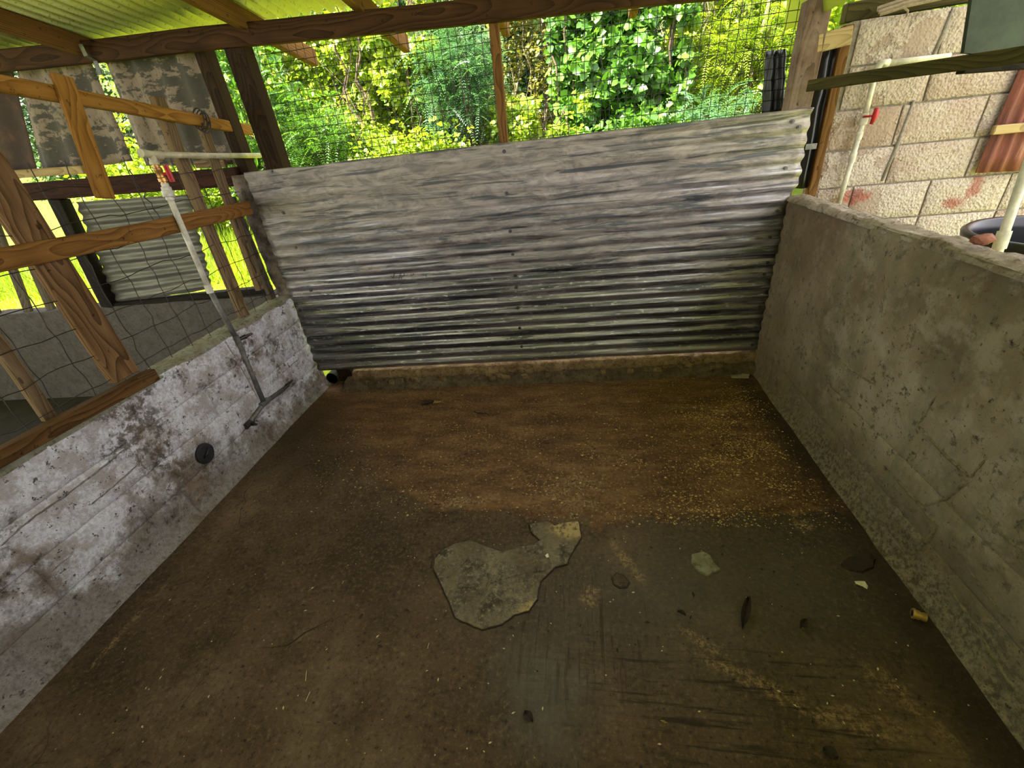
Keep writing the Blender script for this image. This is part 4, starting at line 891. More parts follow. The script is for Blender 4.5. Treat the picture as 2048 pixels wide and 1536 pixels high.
# ================================================================ RIGHT SIDE BEYOND THE WALL
q0 = ony((1617, 172), 2.97); q1 = ony((2060, 108), 2.15)
tag(board('cross_plank', q0, q1+(q1-q0)*0.3, 0.052, 0.03, (0, -1, 0), 'mossy_wood', None, 10, 0.003, seed=41), 'dark mossy plank slanting across in front of the block wall', 'plank')
tag(board('wood_block', onr((1632, 88), 0.03), onr((1702, 70), 0.03), 0.082, 0.03, (0, -1, 0), 'pale_wood', None, 3, 0.002, seed=42), 'short pale wood block nailed beside the top of the right post', 'wood')
def strip(name, quad, off, label):
    tl, tr, br, bl = [onr(q, off) for q in quad]; V = []; nu, nv = 24, 10
    for j in range(nv+1):
        for i in range(nu+1):
            u, v = i/nu, j/nv; p = bl.lerp(br, u).lerp(tl.lerp(tr, u), v); p.y += 0.014*math.cos(u*6.283*1.7)+0.004*nz(u*4, v*4); p.x += 0.006*nz(v*6, u*3, 2); V.append(p)
    m = nu+1; Fc = [(j*m+i, j*m+i+1, (j+1)*m+i+1, (j+1)*m+i) for j in range(nv) for i in range(nu)]; k = len(V); V += [p+Vector((0, 0.004, 0)) for p in V]; Fc += [tuple(k+q for q in f[::-1]) for f in Fc]
    for i in range(nu): Fc.append((i, k+i, k+i+1, i+1)); Fc.append((nv*m+i, nv*m+i+1, k+nv*m+i+1, k+nv*m+i))
    for j in range(nv): Fc.append((j*m, (j+1)*m, k+(j+1)*m, k+j*m)); Fc.append((j*m+nu, k+j*m+nu, k+(j+1)*m+nu, (j+1)*m+nu))
    return tag(mesh(name, V, Fc, 'black_plastic', None, True), label, 'plastic sheet', 'black plastic strips')
bs = strip('plastic_strip', [(1640,92),(1700,86),(1632,376),(1590,377)], 0.10, 'tall black corrugated plastic strip between right post and block wall')
mesh('clip', *g_box(onr((1622, 293), 0.075), 0.06, 0.006, 0.03), 'bracket_metal', bs)
strip('plastic_strip', [(1533,102),(1572,98),(1566,240),(1524,242)], 0.16, 'short black plastic strip behind the left edge of the right post')
tag(board('edge_stud', (1.455, 3.12, 1.16), (1.445, 3.12, 2.0), 0.05, 0.05, (0, -1, 0), 'rafter_wood', None, 5, 0.002, seed=44), 'brown stud at the left end of the block wall', 'post')
# eaves of the neighbouring building
q0, q1 = ony((1688, 28), 3.22), ony((1850, 0), 3.22)
tag(board('eave_beam', q0, q1+(q1-q0)*2, 0.085, 0.06, (0, -1, 0), 'mossy_wood', None, 6, 0.003, seed=45), 'mossy eave beam with sunlit end on top of the block wall', 'beam')
rp = [ony((1760, 30), 3.09), ony((1815, 12), 3.05), ony((1880, -2), 3.03), ony((1950, -22), 3.0)]
parts = [g_tube([p+Vector((0, 0.02*s, 0.015*s+0.01*nz(i, s))) for i, p in enumerate(rp)], 0.007+0.003*s, 6) for s in range(3)]
parts.append(g_tube([ony(q, 3.06) for q in [(1806,14),(1816,22),(1814,32),(1808,38)]], [0.006, 0.005, 0.004, 0.001], 6))
tag(mesh('dry_roots', *join(*parts), 'bark_pale'), 'dry twisted roots lying on top of the block wall', 'roots')
tag(mesh('hanging_sheet', *(lambda T: T)((lambda P: ([p for p in P]+[p+Vector((0, 0.004, 0.001)) for p in P], [(0,1,2,3), (7,6,5,4), (0,4,5,1), (1,5,6,2), (2,6,7,3), (3,7,4,0)]))([onr((1568, 60), 0.25), onr((1600, 52), 0.18), onr((1700, -2), -0.12), onr((1578, -30), 0.20)])), 'green_sheet'), 'yellow-green plastic roof sheet corner hanging above the right post', 'plastic sheet')
# dark panel with frame
P = [ony(q, 2.42) for q in [(1946,-12),(2100,-40),(2100,118),(1928,106)]]
dpn = tag(empty('dark_panel', P[3]), 'dark green panel with black bottom frame in the upper right corner', 'panel')
V = P+[p+Vector((0, 0.02, 0)) for p in P]; mesh('panel_board', V, [(3,2,1,0), (4,5,6,7), (0,1,5,4), (1,2,6,5), (2,3,7,6), (3,0,4,7)], 'green_panel', dpn)
board('bottom_frame', ony((1925, 130), 2.44), ony((2100, 118), 2.44), 0.065, 0.05, (0, -1, 0), 'black_wood', dpn, 4, 0.002)
# rust-red sheet with rail on the block wall
P4 = [ony(q, 3.085) for q in [(2052,118),(2260,90),(2200,335),(1952,346)]]
tl, tr, br, bl = P4; V = []; nu, nv = 60, 6
for j in range(nv+1):
    for i in range(nu+1):
        u, v = i/nu, j/nv; p = bl.lerp(br, u).lerp(tl.lerp(tr, u), v); p.y += 0.009*math.cos(u*(br-bl).length/0.0765*6.283); V.append(p)
m = nu+1; Fc = [(j*m+i, j*m+i+1, (j+1)*m+i+1, (j+1)*m+i) for j in range(nv) for i in range(nu)]; k = len(V); V += [p+Vector((0, 0.0015, 0)) for p in V]; Fc += [tuple(k+q for q in f[::-1]) for f in Fc]
for i in range(nu): Fc.append((i, k+i, k+i+1, i+1))
for j in range(nv): Fc.append((j*m, (j+1)*m, k+(j+1)*m, k+j*m))
tag(mesh('rusty_sheet', V, Fc, 'rust', None, True), 'rust-red corrugated sheet fixed to the block wall at the right edge', 'metal sheet')
tag(board('white_rail', ony((1986, 260), 3.06), ony((2200, 240), 3.06), 0.045, 0.025, (0, -1, 0), 'pale_wood', None, 4, 0.002, seed=47), 'pale narrow rail across the rust-red sheet', 'rail')
# pvc pipe with red tap on the block wall
wp2 = tag(empty('water_pipe', ony((1676, 410), 3.09)), 'white pipe with red tap handle climbing the block wall', 'pipe')
A = ony((1672, 425), 3.09); B = ony((1722, 258), 3.09); B2 = ony((1731, 226), 3.09); Cc = ony((1753, 138), 3.09); D = ony((1765, 127), 3.09); E_ = ony((1900, 112), 3.06)
tube('riser_pipe', [A, B], 0.0140, 'pvc_white', wp2, 12); tube('riser_pipe', [B2, Cc], 0.0140, 'pvc_white', wp2, 12)
lathe('tap_body', B.lerp(A, 0.12), B2, [(0, 0), (0, 0.017), (0.3, 0.018), (0.32, 0.014), (0.55, 0.014), (0.57, 0.022), (0.8, 0.022), (0.82, 0.018), (1, 0.018), (1, 0)], 'pvc_white', wp2, 12)
lathe('coupling', A.lerp(B, 0.62), A.lerp(B, 0.74), [(0, 0), (0, 0.0175), (1, 0.0175), (1, 0)], 'pvc_white', wp2, 12)
tube('elbow', [Cc.lerp(B2, 0.08), Cc, Cc.lerp(D, 0.6)+Vector((0, 0, 0.008)), D, D.lerp(E_, 0.1)], 0.0185, 'pvc_white', wp2, 12)
tube('top_pipe', [D, E_], 0.0140, 'pvc_white', wp2, 12)
hp = ony((1744, 232), 3.05); V, Fc = join(g_tube([hp+Vector((0.004, -0.004, -0.040)), hp+Vector((0.014, -0.004, 0)), hp+Vector((0.010, -0.004, 0.038))], [0.008, 0.016, 0.010], 8), g_tube([hp+Vector((-0.03, 0.03, 0)), hp], 0.006, 6))
tag(mesh('tap_handle', V, Fc, 'red_plastic', wp2, True), 'red plastic lever')
# second pipe in front, standing in the tub behind the right wall
A, B = onx((1990, 520), 1.50), onx((2060, 315), 1.50)
wp3 = tag(empty('water_pipe', A), 'white pipe rising from the black tub at the right edge', 'pipe')
tube('riser_pipe', [A-(B-A)*0.6, B+(B-A)*0.3], 0.0145, 'pvc_white', wp3, 12); lathe('collar', A.lerp(B, 0.12), A.lerp(B, 0.30), [(0, 0), (0, 0.0195), (1, 0.0195), (1, 0)], 'pvc_white', wp3, 12)
# black tub
tc = Vector((2.02, 2.10, 0)); prof = [(0.24, 0.0), (0.29, 0.60), (0.315, 1.07), (0.330, 1.075), (0.335, 1.10), (0.322, 1.112), (0.305, 1.105), (0.30, 1.06), (0.23, 0.03)]; n = 40; V = []
for r, z in prof:
    for k in range(n): t = k*2*math.pi/n; V.append(tc+Vector((r*math.cos(t), r*math.sin(t), z)))
Fc = [(j*n+k, j*n+(k+1) % n, (j+1)*n+(k+1) % n, (j+1)*n+k) for j in range(len(prof)-1) for k in range(n)]+[tuple(range(n))[::-1], tuple((len(prof)-1)*n+k for k in range(n))]
tag(mesh('water_tub', V, Fc, 'black_plastic', None, True), 'black plastic tub behind the right wall with thick round rim', 'tub')
V = []; sc_ = onz((1966, 478), 1.225)
bm = bmesh.new(); bmesh.ops.create_icosphere(bm, subdivisions=2, radius=1)
for v in bm.verts: v.co = Vector((v.co.x*0.034, v.co.y*0.026, v.co.z*0.018))*(1+0.3*nz(v.co.x*2, v.co.y*2, v.co.z*2))
V = [v.co+sc_ for v in bm.verts]; bm.verts.index_update(); Fc = [tuple(v.index for v in f.verts) for f in bm.faces]; bm.free()
tag(mesh('red_stone', V, Fc, 'stone_red'), 'small reddish stone on top of the right wall by the tub', 'stone')

# ================================================================ LITTER ON THE FLOOR
def leaf_obj(name, px0, px1, w, mat, label, cat='leaf', curl=0.012, parent=None):
    a, b = onz(px0, 0.004), onz(px1, 0.004); d = b-a; s = Vector((-d.y, d.x, 0)).normalized(); V = []; n = 10
    for i in range(n+1):
        t = i/n; ww = w*math.sin(math.pi*min(0.97, max(0.03, t)))**0.8*(1+0.25*nz(t*5, w*90)); c = a+d*t+Vector((0, 0, curl*math.sin(math.pi*t)*0.5))
        V += [c-s*ww+Vector((0, 0, curl*0.7)), c, c+s*ww+Vector((0, 0, curl*0.9))]
    Fc = [(i*3+k, i*3+k+1, (i+1)*3+k+1, (i+1)*3+k) for i in range(n) for k in (0, 1)]; k0 = len(V); V += [v-Vector((0, 0, 0.0015)) for v in V]; Fc += [tuple(k0+q for q in f[::-1]) for f in Fc]
    return tag(mesh(name, V, Fc, mat), label, cat)
leaf_obj('dry_leaf', (1497,1195), (1484,1260), 0.016, 'dry_leaf', 'long dark curled dry leaf on the right half of the floor', 'leaf', 0.018)
leaf_obj('dry_leaf', (1613,1240), (1600,1258), 0.011, 'dry_leaf', 'small dark curled leaf right of the long dry leaf')
leaf_obj('dry_leaf', (1355,1224), (1371,1232), 0.007, 'dry_leaf', 'tiny dark curled leaf left of the long dry leaf')
dl = leaf_obj('dry_leaf', (845,810), (868,803), 0.024, 'dry_leaf', 'dark brown leaf with yellow tip lying near the kerb')
V_ = onz((874,805), 0.012); mesh('leaf_tip', [V_+Vector(q) for q in ((-0.03,-0.012,0),(0.02,-0.012,0.006),(0.035,0.01,0.004),(-0.02,0.014,0.008),(-0.03,-0.012,-0.002),(0.02,-0.012,0.004),(0.035,0.01,0.002),(-0.02,0.014,0.006))], [(0,1,2,3), (7,6,5,4), (0,4,5,1), (1,5,6,2), (2,6,7,3), (3,7,4,0)], 'dry_leaf_tan', dl)
leaf_obj('dry_leaf', (1645,1498), (1675,1520), 0.018, 'dry_leaf', 'dark leaf at the bottom edge of the floor, right of centre')
leaf_obj('dry_leaf', (1048,1425), (1066,1445), 0.014, 'dry_leaf', 'small dark clump on the floor at the bottom centre')
tag(mesh('twig', *join(g_tube([onz(q, 0.006) for q in [(948,823),(958,827),(970,826),(979,832)]], [0.004,0.005,0.004,0.002], 6), g_tube([onz(q, 0.006) for q in [(958,827),(962,823)]], [0.003,0.001], 6)), 'dry_leaf'), 'small dark forked twig lying on the floor near the kerb', 'twig')
def scrap(name, L, z, mat, label, cat):
    P = [onz(q, z) for q in L]; n = len(P); V = [p+Vector((0, 0, 0.003*((i % 2)))) for i, p in enumerate(P)]; V += [v+Vector((0, 0, -0.0012)) for v in V]
    return tag(mesh(name, V, [tuple(range(n)), tuple(range(2*n-1, n-1, -1))]+[(i, n+i, n+(i+1) % n, (i+1) % n) for i in range(n)], mat), label, cat)
scrap('paper_scrap', [(1709,1162),(1729,1163),(1736,1172),(1734,1179),(1726,1173),(1711,1168)], 0.006, 'paper', 'small white angular paper scrap on the floor by the right wall', 'paper')
scrap('cement_chip', [(1461,751),(1485,748),(1500,747),(1497,757),(1464,756)], 0.008, 'cap_right', 'pale flat chip on the floor at the far right corner', 'chip')
scrap('paper_scrap', [(1090,1110),(1096,1107),(1098,1114),(1093,1116)], 0.013, 'paper', 'tiny white fleck on the pale cement patch', 'paper')
scrap('dry_leaf', [(1320,1440),(1328,1441),(1336,1446),(1329,1447)], 0.004, 'dry_leaf_tan', 'tiny yellow leaf fragment at the bottom of the floor', 'leaf')
for L, lb in [([(613,1341),(611,1362)], 'upper of the two straw stalks on the left half of the floor'), ([(620,1383),(611,1403)], 'lower of the two straw stalks on the left half of the floor'), ([(858,1286),(855,1297)], 'single straw stalk below the pale cement patch')]:
    tag(tube('straw_stalk', [onz(q, 0.004) for q in L], 0.0013, 'straw', None, 5), lb, 'straw')
# brass fitting
b0, b1 = onz((1824, 1226), 0.016), onz((1853, 1236), 0.016)
bf = tag(lathe('brass_fitting', b0, b1, [(0.02, 0.011), (0.0, 0.013), (0.0, 0.0185), (0.16, 0.0195), (0.18, 0.0165), (0.50, 0.0165), (0.52, 0.0135), (0.66, 0.0135), (0.68, 0.0155), (0.98, 0.015), (1.0, 0.012), (1.0, 0.0)], 'brass_fitting', None, 18), 'brass hose fitting lying on the floor near the right wall', 'fitting')
mesh('bore', *g_tube([b0+(b0-b1).normalized()*0.0005, b0+(b1-b0)*0.1], 0.011, 14), 'dark_drain', bf, True)
# specks of chaff: nobody could count them
V, Fc = [], []
for i in range(420):
    x, y = random.uniform(-1.9, 1.2), random.uniform(0.35, 2.6); r = random.uniform(0.0012, 0.0036); k = len(V); a = random.uniform(0, 6.3); z = FZ(x, y)+0.002; e = random.choice((1, 1, 2.2))
    V += [(x+r*e*math.cos(a), y+r*e*math.sin(a), z), (x-r*math.sin(a), y+r*math.cos(a), z+r*0.6), (x-r*e*math.cos(a), y-r*e*math.sin(a), z), (x+r*math.sin(a), y-r*math.cos(a), z+r*0.3)]; Fc.append((k, k+1, k+2, k+3))
tag(mesh('chaff_specks', V, Fc, 'straw'), 'pale specks of chaff and grit scattered over the floor', 'chaff', kind='stuff')
V, Fc = [], []
for i in range(260):
    x, y = random.uniform(-1.9, 1.2), random.uniform(0.35, 2.6); r = random.uniform(0.002, 0.006); k = len(V); a = random.uniform(0, 6.3); z = FZ(x, y)+0.002; e = random.choice((1, 1.4, 2.6))
    V += [(x+r*e*math.cos(a), y+r*e*math.sin(a), z), (x-r*math.sin(a), y+r*math.cos(a), z+r*0.6), (x-r*e*math.cos(a), y-r*e*math.sin(a), z), (x+r*math.sin(a), y-r*math.cos(a), z+r*0.5)]; Fc.append((k, k+1, k+2, k+3))
tag(mesh('dirt_crumbs', V, Fc, 'dry_leaf'), 'dark crumbs of dirt scattered over the floor', 'dirt', kind='stuff')

# ================================================================ VEGETATION BEHIND THE PEN
def leaf_mesh(name, C, size, mat, parent, up=0.5, aspect=0.75, face=None, jit=0.35):
    "ovate leaves folded along the midrib, one at each point of C"
    N = len(C); C = np.asarray(C); nrm = RNG.normal(size=(N, 3)); nrm[:, 2] = np.abs(nrm[:, 2])+up
    if face is not None: nrm += np.asarray(face)
    nrm /= np.linalg.norm(nrm, axis=1)[:, None]
    t = RNG.normal(size=(N, 3)); t[:, 2] -= 0.5; t -= nrm*(t*nrm).sum(1)[:, None]; t /= np.linalg.norm(t, axis=1)[:, None]; s = np.cross(nrm, t)
    L = size*RNG.uniform(1-jit, 1+jit, N)
    sh = np.array([(0, 0, 0), (0.28, 0.42, 0.10), (0.66, 0.30, 0.06), (1.0, 0, -0.08), (0.66, -0.30, 0.06), (0.28, -0.42, 0.10)])
    V = np.empty((N, 6, 3))
    for k, (a, b, c) in enumerate(sh): V[:, k] = C+(t*a+s*(b*aspect/0.75)+nrm*c)*L[:, None]
    base = (np.arange(N)*6)[:, None]; Fq = np.concatenate([base+np.array([[0, 1, 2, 3]]), base+np.array([[0, 3, 4, 5]])], 1).reshape(-1)
    return raw(name, V.reshape(-1, 3), Fq, 4, mat, parent)
def raw(name, V, idx, n, mat, parent):
    c = (V.min(0)+V.max(0))/2; c[2] = V[:, 2].min(); W = (V-c).astype(np.float32)
    me = bpy.data.meshes.new(name); me.vertices.add(len(W)); me.vertices.foreach_set('co', W.ravel())
    nf = len(idx)//n; me.loops.add(len(idx)); me.loops.foreach_set('vertex_index', np.asarray(idx, np.int32)); me.polygons.add(nf)
    me.polygons.foreach_set('loop_start', np.arange(nf, dtype=np.int32)*n); me.update(calc_edges=True)
    me.materials.append(MAT[mat]); o = bpy.data.objects.new(name, me); COL.objects.link(o); mw = Matrix.Translation(Vector(c))
    if parent is not None: o.parent = parent; o.matrix_local = parent_mw(parent).inverted() @ mw
    else: o.matrix_basis = mw
    o['kind'] = 'stuff'; return o
def crown_pts(c, r, ncl, per, spread, shell=0.55):
    "clusters spread through an ellipsoid, denser towards its skin"
    d = RNG.normal(size=(ncl, 3)); d /= np.linalg.norm(d, axis=1)[:, None]; rad = RNG.uniform(shell, 1.0, ncl)[:, None]
    cl = np.asarray(c)+d*rad*np.asarray(r); P = np.repeat(cl, per, 0)+RNG.normal(size=(ncl*per, 3))*spread*np.array([1, 1, 0.8]); return P, cl
def fronds(cl, n_per, length, nl, mat, name, parent, lw=0.007, ll=0.035):
    "feathery pinnate leaves"
    V, out = [], []
    K = len(cl)*n_per; base = np.repeat(cl, n_per, 0)+RNG.normal(size=(K, 3))*0.07
    d = RNG.normal(size=(K, 3)); d[:, 2] *= 0.5; d /= np.linalg.norm(d, axis=1)[:, None]; upv = np.array([0, 0, 1.0])+RNG.normal(size=(K, 3))*0.35
    s = np.cross(d, upv); s /= np.linalg.norm(s, axis=1)[:, None]; P = []
    for i in range(nl):
        t = (i+1)/nl; c = base+d*(length*t)+np.array([0, 0, -0.5])*length*t*t
        for sg in (-1, 1):
            l = ll*(1-0.5*abs(t-0.45)*2)*RNG.uniform(0.8, 1.2, K)[:, None]; tip = c+(s*sg*0.95+d*0.35+np.array([0, 0, -0.15]))*l; wv = d*lw
            P.append(np.stack([c-wv*0.4, (c+tip)/2-wv, tip, (c+tip)/2+wv], 1))
    V = np.concatenate(P, 0).reshape(-1, 3); return raw(name, V, np.arange(len(V)), 4, mat, parent)
def branches(root, cl, r0, mat, parent, k=16, lean=(0, 0)):
    root = Vector(root); top = Vector(np.asarray(cl).mean(0)); parts = []; n = 8
    spine = [root.lerp(top, t)+Vector((0.10*nz(t*4, root.x)*min(1, t*3)+lean[0]*t, 0.10*nz(t*4, root.y, 3)*min(1, t*3), 0)) for t in np.linspace(0, 1, n)]
    o = mesh('trunk', *g_tube(spine, [r0*(1-0.6*i/n) for i in range(n)], 8), mat, parent, True)
    idx = RNG.choice(len(cl), min(k, len(cl)), replace=False)
    for i in idx:
        e = Vector(cl[i]); s = spine[int(n*0.3)+int(RNG.integers(0, n-3-int(n*0.3)+1))]
        L = [s.lerp(e, t)+Vector((0.06*nz(t*5, i), 0.06*nz(t*5, i, 4), 0.10*math.sin(t*3.1))) for t in np.linspace(0, 1, 6)]; parts.append(g_tube(L, [r0*0.35*(1-0.85*j/5)+0.002 for j in range(6)], 5, False))
    b = mesh('branches', *join(*parts), mat, parent, True); b['kind'] = 'stuff'; return o
GRP = 'trees and bushes behind the pen'
def tree(name, label, cat, base, c, r, ncl, per, spread, size, mat, trunk_r=0.05, tm='bark', up=0.5, aspect=0.75, k=14, face=None):
    e = tag(empty(name, (base[0], base[1], G(base[0], base[1]))), label, cat, GRP)
    P, cl = crown_pts(c, r, ncl, per, spread); P = P[P[:, 1] > 3.75]
    leaf_mesh('foliage', P, size, mat, e, up, aspect, face); branches((base[0], base[1], G(base[0], base[1])-0.05), cl, trunk_r, tm, e, k); return e
def vine(name, label, cat, x0, x1, z0, z1, yf, n, size, mat, seed, hole=0.0, dep=0.35, tm='bark', up=0.25):
    "a curtain of creeper hanging over what stands behind it"
    xm = (x0+x1)/2; e = tag(empty(name, (xm, yf(xm, z0), z0)), label, cat, GRP); P = []
    X = RNG.uniform(x0, x1, n*2); Z = z0+(z1-z0)*RNG.uniform(0, 1, n*2)
    for x, z in zip(X, Z):
        u = (x-xm)/((x1-x0)/2); v = (z-z0)/(z1-z0); edge = 1-max(abs(u), abs(2*v-1)*0.9)
        if fb(x, z, seed, 2.2)+edge*1.2 < hole: continue
        P.append((x, yf(x, z)+0.30*fb(x, z, seed+3, 1.6)-0.25*fb(x, z, seed, 4)+random.uniform(0, dep), z))
        if len(P) >= n: break
    leaf_mesh('foliage', np.array(P), size, mat, e, up, 0.85, (0, -0.55, 0.1))
    parts = []
    for i in range(int((x1-x0)*9)):
        x = random.uniform(x0, x1); za, zb_ = z0-0.4, random.uniform(z0+(z1-z0)*0.4, z1)
        L = [Vector((x+0.25*nz(k*0.5, i, seed), yf(x, za+(zb_-za)*k/9)+0.2*nz(k*0.6, i)+0.1, max(za+(zb_-za)*k/9, G(x, yf(x, 1))-0.02))) for k in range(10)]; parts.append(g_tube(L, random.uniform(0.004, 0.013), 5, False))
    b = mesh('stems', *join(*parts), tm, e, True); b['kind'] = 'stuff'; return e

# where a photo column falls at a given distance
def at(px, y): return ony(px, y)
# --- wooded backdrop, far layer
for i, (x, y, h, m, lb) in enumerate([(-9.5, 12.0, 5.2, 'leaf_green', 'far tree seen through the gaps at the left edge'), (-6.6, 11.2, 5.6, 'leaf_dark', 'dark far tree behind the peeling cladding panels'), (-4.2, 10.6, 5.8, 'leaf_green', 'far tree behind the narrow gap left of the dark left post'),
        (-2.2, 10.4, 6.2, 'leaf_dark', 'dark tall tree behind the lime creeper left of the centre post'), (0.1, 10.2, 6.4, 'leaf_dark', 'dark tall tree just right of the centre post, behind the stems'), (2.4, 10.0, 6.2, 'leaf_green', 'tall tree behind the heart-leaved vine at the right'),
        (4.6, 9.6, 6.0, 'leaf_dark', 'dark tall tree behind the right post'), (7.2, 9.2, 5.6, 'leaf_green', 'far tree beyond the block wall at the right'), (-12.6, 11.0, 6.0, 'leaf_dark', 'dark far tree behind the dark rusty cladding panel'), (-8.0, 10.0, 6.2, 'leaf_lime', 'bright far tree behind the left cladding panel'), (-5.4, 9.6, 6.2, 'leaf_lime', 'bright far tree seen through the gap between the cladding panels')]):
    g = G(x, y); tree('forest_tree', lb, 'tree', (x, y), (x, y, h*0.58+0.3), (1.75, 1.0, h*0.50), 330, 46, 0.20, 0.085, m, 0.09, 'bark', k=16, face=(0, -0.3, 0))
# --- mid layer
a = at((640, 160), 6.6); vine('lime_creeper', 'bright lime creeper between the left post and the centre post', 'creeper', a.x-1.35, a.x+1.45, 0.55, 3.6, lambda x, z: 6.6+0.22*(z-1.6), 15000, 0.072, 'leaf_lime', 1.0, 0.10)
a = at((760, 130), 6.3); vine('sunlit_creeper', 'pale sunlit creeper cascade under the beam left of the centre post', 'creeper', a.x-0.75, a.x+0.85, 1.75, 3.5, lambda x, z: 6.1+0.20*(z-1.6), 5200, 0.066, 'leaf_lime', 4.0, 0.35)
a = at((1260, 170), 6.2); vine('heart_leaved_vine', 'green heart-leaved vine in the right mesh opening', 'creeper', a.x-0.95, a.x+0.75, 0.7, 3.7, lambda x, z: 6.2+0.15*(z-1.6)+0.25*abs(x-0.9), 9500, 0.098, 'leaf_green', 7.0, 0.12, up=0.1)
a = at((1085, 245), 6.0); vine('low_creeper', 'low lime creeper right of the centre post just above the sheet', 'creeper', a.x-0.75, a.x+0.55, 0.5, 2.05, lambda x, z: 6.0, 4200, 0.060, 'leaf_lime', 9.0, 0.15)
a = at((1100, 80), 7.4); vine('dry_liana', 'olive tangle of lianas hanging right of the centre post', 'creeper', a.x-0.9, a.x+0.95, 0.8, 4.6, lambda x, z: 7.5, 8000, 0.052, 'leaf_olive', 12.0, 0.25, tm='bark_pale')
a = at((1430, 60), 7.2); vine('upper_vine', 'yellow-green vine near the top of the right mesh opening', 'creeper', a.x-0.9, a.x+1.5, 1.6, 4.6, lambda x, z: 7.2, 8500, 0.062, 'leaf_lime', 15.0, 0.30, tm='bark_pale')
def feather(name, label, base, c, r, ncl, per, mat, length=0.26):
    e = tag(empty(name, (base[0], base[1], G(base[0], base[1]))), label, 'shrub', GRP); P, cl = crown_pts(c, r, ncl, 1, 0.05, 0.2); fronds(cl, per, length, 13, mat, 'foliage', e)
    branches((base[0], base[1], G(base[0], base[1])-0.05), cl, 0.03, 'bark', e, 26); return e
a = at((915, 120), 6.1); feather('feathery_tree', 'blue-green feathery-leaved shrub left of the centre post', (a.x+0.1, 6.3), (a.x, 6.2, a.z-0.15), (0.55, 0.45, 0.75), 120, 11, 'leaf_blue')
a = at((1440, 220), 5.6); feather('feathery_shrub', 'feathery shrub low down beside the right post', (a.x, 5.8), (a.x, 5.7, a.z-0.35), (0.75, 0.5, 0.55), 130, 11, 'leaf_blue')
a = at((1500, 110), 6.4); feather('feathery_shrub', 'light green feathery branch above the black strip by the right post', (a.x+0.2, 6.6), (a.x, 6.5, a.z+0.1), (0.65, 0.45, 0.6), 90, 10, 'leaf_lime')
a = at((600, 250), 5.7); feather('feathery_shrub', 'feathery shrub just right of the dark left post', (a.x, 5.9), (a.x+0.1, 5.8, a.z-0.25), (0.6, 0.45, 0.6), 90, 11, 'leaf_green')
a = at((450, 190), 5.6); tree('narrow_leaved_bush', 'narrow-leaved green bush in the gap left of the dark left post', 'bush', (a.x-0.1, 5.9), (a.x-0.15, 5.9, a.z-0.15), (0.75, 0.5, 1.2), 130, 34, 0.13, 0.115, 'leaf_green', 0.03, up=0.1, aspect=0.28)
a = at((830, 250), 5.5); tree('low_bush', 'low green bush just above the sheet left of the centre post', 'bush', (a.x, 5.7), (a.x-0.1, 5.7, 1.25), (0.95, 0.45, 0.62), 130, 34, 0.12, 0.06, 'leaf_lime', 0.02)
a = at((1300, 270), 5.3); tree('low_bush', 'low dark bush just above the sheet in the right opening', 'bush', (a.x, 5.6), (a.x-0.1, 5.6, 1.2), (0.75, 0.45, 0.6), 110, 34, 0.12, 0.075, 'leaf_green', 0.02)
a = at((1790, 40), 6.0); tree('side_bush', 'bush glimpsed between the right post and the block wall top', 'bush', (a.x, 6.2), (a.x, 6.2, 2.2), (1.0, 0.6, 1.3), 160, 34, 0.14, 0.075, 'leaf_lime', 0.03)
a = at((-40, 350), 7.0); tree('low_bush', 'low leafy bush on the bank behind the far left pickets', 'bush', (-7.5, 8.2), (-7.5, 8.2, 1.5), (2.4, 0.6, 0.8), 240, 34, 0.15, 0.085, 'leaf_lime', 0.03)
tree('low_bush', 'low leafy bush on the bank behind the weathered battens', 'bush', (-4.3, 8.6), (-4.4, 8.6, 1.75), (1.5, 0.6, 0.85), 200, 34, 0.14, 0.075, 'leaf_lime', 0.03)
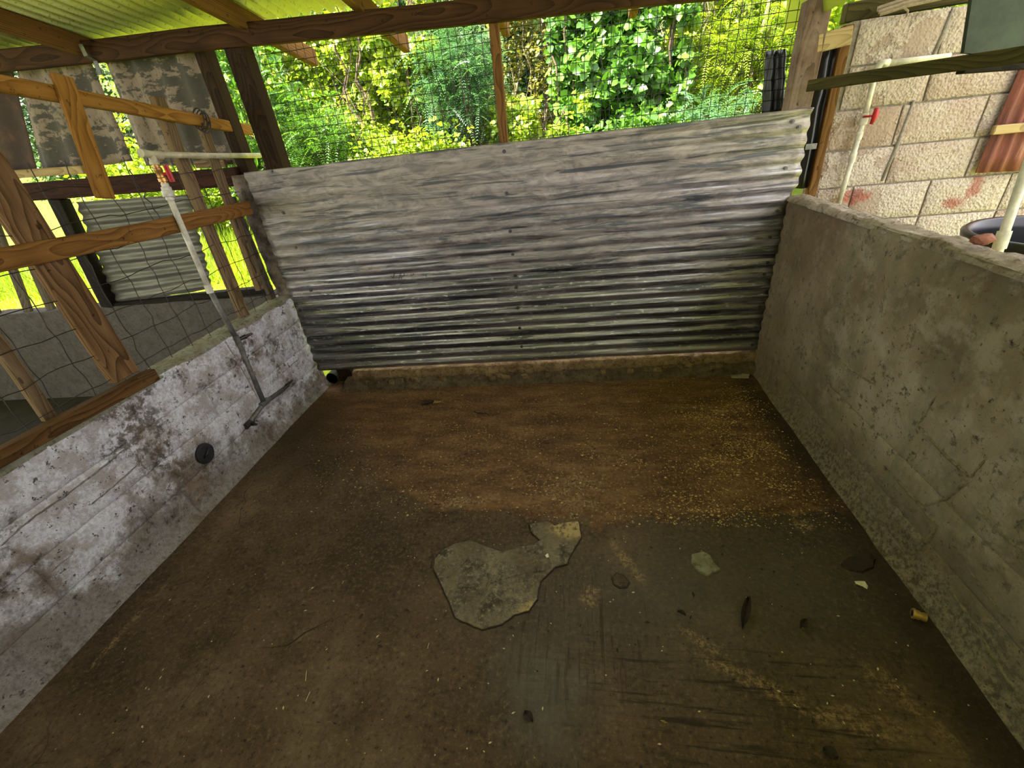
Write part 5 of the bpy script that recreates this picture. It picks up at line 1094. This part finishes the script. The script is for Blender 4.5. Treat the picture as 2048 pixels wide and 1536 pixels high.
# single stems that stand out
for i, (px, y, r, lean, m, lb) in enumerate([((868, 250), 7.0, 0.055, -0.25, 'bark', 'leaning brown tree trunk left of the centre post'), ((1135, 150), 7.6, 0.07, 0.15, 'bark', 'brown trunk among lianas right of the centre post'), ((1340, 130), 6.9, 0.035, 0.45, 'bark_pale', 'pale slanting trunk behind the heart-leaved vine'), ((1530, 60), 7.0, 0.03, 0.3, 'bark_pale', 'thin pale trunk near the top of the right opening')]):
    b = at(px, y); L = [Vector((b.x+lean*(t-0.5)+0.08*nz(t*4, i), y, G(b.x, y)-0.1+t*5.0)) for t in np.linspace(0, 1, 12)]
    tag(mesh('tree_trunk', *g_tube(L, [r*(1-0.4*k/11) for k in range(12)], 8), m, None, True), lb, 'trunk', 'bare trunks behind the pen')
# grass on the bank
N = 26000; X = RNG.uniform(-11.5, 3.0, N); Y = 5.6+RNG.uniform(0, 1, N)*4.0; Zg = np.array([G(x, y) for x, y in zip(X, Y)])
h = RNG.uniform(0.12, 0.42, N)*(0.6+0.6*RNG.uniform(0, 1, N)); aa = RNG.uniform(0, 6.28, N); w = RNG.uniform(0.006, 0.016, N); ln = RNG.normal(size=(N, 2))*0.12
Vg = np.empty((N, 3, 3)); Vg[:, 0] = np.stack([X-np.cos(aa)*w, Y-np.sin(aa)*w, Zg-0.005], 1); Vg[:, 1] = np.stack([X+np.cos(aa)*w, Y+np.sin(aa)*w, Zg-0.005], 1); Vg[:, 2] = np.stack([X+ln[:, 0], Y+ln[:, 1], Zg+h], 1)
tag(raw('tall_weeds', Vg.reshape(-1, 3), np.arange(N*3), 3, 'leaf_lime', None), 'tall green weeds growing over the bank under the trees', 'weeds', kind='stuff')
N = 60000; X = RNG.uniform(-10.5, 3.0, N); Y = 3.42+RNG.uniform(0, 1, N)**1.2*7.0; Zg = np.array([G(x, y) for x, y in zip(X, Y)])
h = RNG.uniform(0.05, 0.16, N); aa = RNG.uniform(0, 6.28, N); w = RNG.uniform(0.004, 0.010, N); ln = RNG.normal(size=(N, 2))*0.05
Vg = np.empty((N, 3, 3)); Vg[:, 0] = np.stack([X-np.cos(aa)*w, Y-np.sin(aa)*w, Zg-0.005], 1); Vg[:, 1] = np.stack([X+np.cos(aa)*w, Y+np.sin(aa)*w, Zg-0.005], 1); Vg[:, 2] = np.stack([X+ln[:, 0], Y+ln[:, 1], Zg+h], 1)
tag(raw('grass', Vg.reshape(-1, 3), np.arange(N*3), 3, 'grass', None), 'bright yellow-green grass growing on the bank behind the pens', 'grass', kind='stuff')
bpy.context.view_layer.update()
